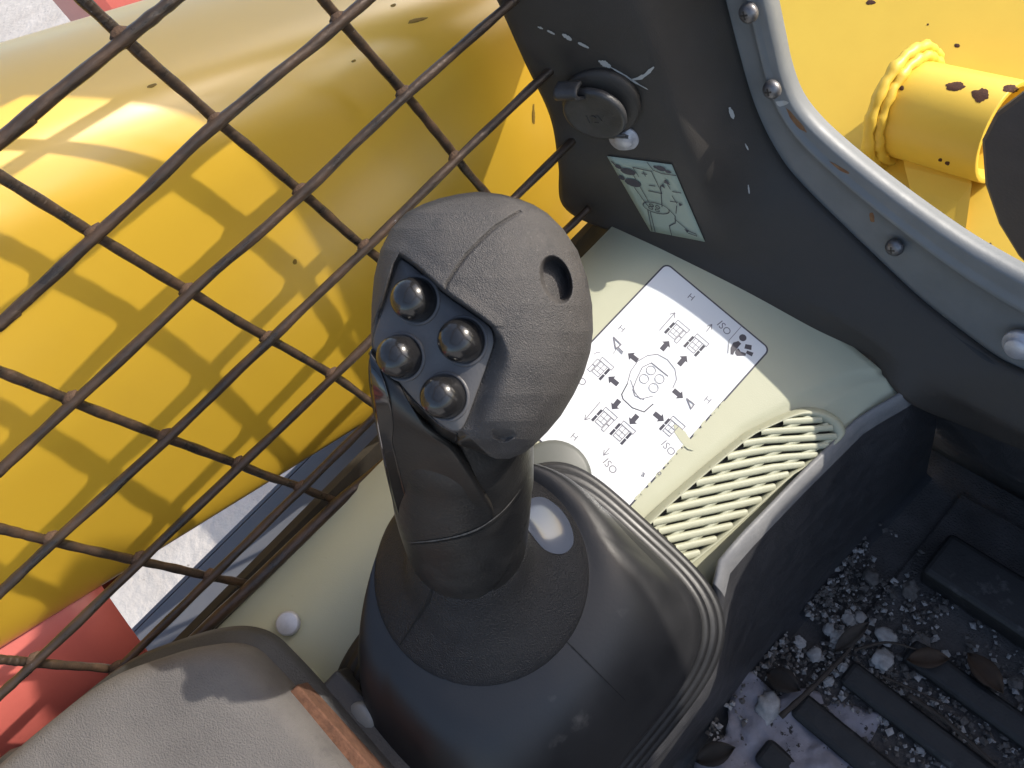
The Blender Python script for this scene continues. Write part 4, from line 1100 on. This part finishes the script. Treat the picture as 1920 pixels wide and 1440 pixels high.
# ------------------------------------------------------------------ armrest
arm = thing('armrest', 'dusty grey padded armrest with rounded end beside the console', 'armrest', (.1, -.25, .05))
rows = []
AH = .100
ys_ = [-.62, -.55, -.45, -.35, -.28, -.22, -.18, -.155, -.138, -.126, -.118, -.113, -.111]
outline = crs([(a, b, 0) for a, b in ((.24, -.62), (.235, -.30), (0.2041,-0.1230), (0.1692,-0.1213), (0.1371,-0.1202), (0.1098,-0.1188), (0.0854,-0.1176), (0.0641,-0.1175), (0.0510,-0.1183), (0.0403,-0.1236), (0.0311,-0.1331), (0.0215,-0.1481), (0.0069,-0.1777), (0.0010,-0.2120), (-0.0021,-0.2494), (-0.0040,-0.3003), (.045, -.62))], 110)
cen = Vector((.14, -.40, 0))
rows = []
for inset, h in ((.004, .052), (0, .060), (0, .080), (.0015, .090), (.005, .0965), (.010, .0995)):
    row = []
    for i, p in enumerate(outline):
        a = outline[max(0, i-1)]; b = outline[min(len(outline)-1, i+1)]
        d = (b-a).normalized(); n = Vector((d.y, -d.x, 0))
        if (cen-p).dot(n) < 0: n = -n
        q = p + n*inset
        row.append(cp(q.x, q.y, h))
    rows.append(row)
last = list(rows[-1]); cen3 = cp(cen.x, cen.y, .101)
for f in (.05, .12, .25, .45, .7, .97):
    rows.append([p.lerp(cen3, f) + DN*(.0025*math.sin(math.pi*min(1, f*2)*.5)) + DN*.0012*noise.noise(p.lerp(cen3, f)*28) for p in last])
V, Fc = grid(rows)
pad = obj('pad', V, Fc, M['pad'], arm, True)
# dark under shell
rows = []
for inset, h in ((.0, .02), (-.006, .034), (-.009, .046), (-.006, .056), (.004, .060)):
    row = []
    for i, p in enumerate(outline):
        a = outline[max(0, i-1)]; b = outline[min(len(outline)-1, i+1)]
        d = (b-a).normalized(); n = Vector((d.y, -d.x, 0))
        if (cen-p).dot(n) < 0: n = -n
        q = p + n*inset
        row.append(cp(q.x, q.y, h))
    rows.append(row)
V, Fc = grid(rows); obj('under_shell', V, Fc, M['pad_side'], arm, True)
# rusty bracket below the end of the pad
b0_, b1_ = Vector((0.1029,-0.1168,0.0248)), Vector((0.1779,-0.1181,-0.0072))
d = (b1_-b0_).normalized(); up = (DN - d*DN.dot(d)).normalized(); sd_ = d.cross(up)
V, Fc = box((b0_+b1_)/2, (b1_-b0_).length, .0085, .022, (d, sd_, up)); bevel(obj('rusty_bracket', V, Fc, M['bracket'], arm), .001)
b0_, b1_ = Vector((0.0991,-0.1132,-0.0003)), Vector((0.1716,-0.1132,-0.0328))
d = (b1_-b0_).normalized(); up = (DN - d*DN.dot(d)).normalized(); sd_ = d.cross(up)
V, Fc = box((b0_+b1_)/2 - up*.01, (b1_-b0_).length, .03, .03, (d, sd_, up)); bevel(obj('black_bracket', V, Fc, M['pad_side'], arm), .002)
pb = Vector((0.1268,-0.1076,-0.0098))
V, Fc = lathe(pb, (d*0 + sd_*.6 + up*.8), [(.0001, .003), (.006, .0026), (.009, .0012), (.0095, 0), (.0095, -.004)], 28); obj('bracket_bolt', V, Fc, M['strip'], arm, True)

# cream ledge piece next to the bracket
V, Fc = box(cp(.098, -.120, .004), .050, .006, .010, (DA, DB, DN)); bevel(obj('ledge', V, Fc, M['cream'], con), .001)
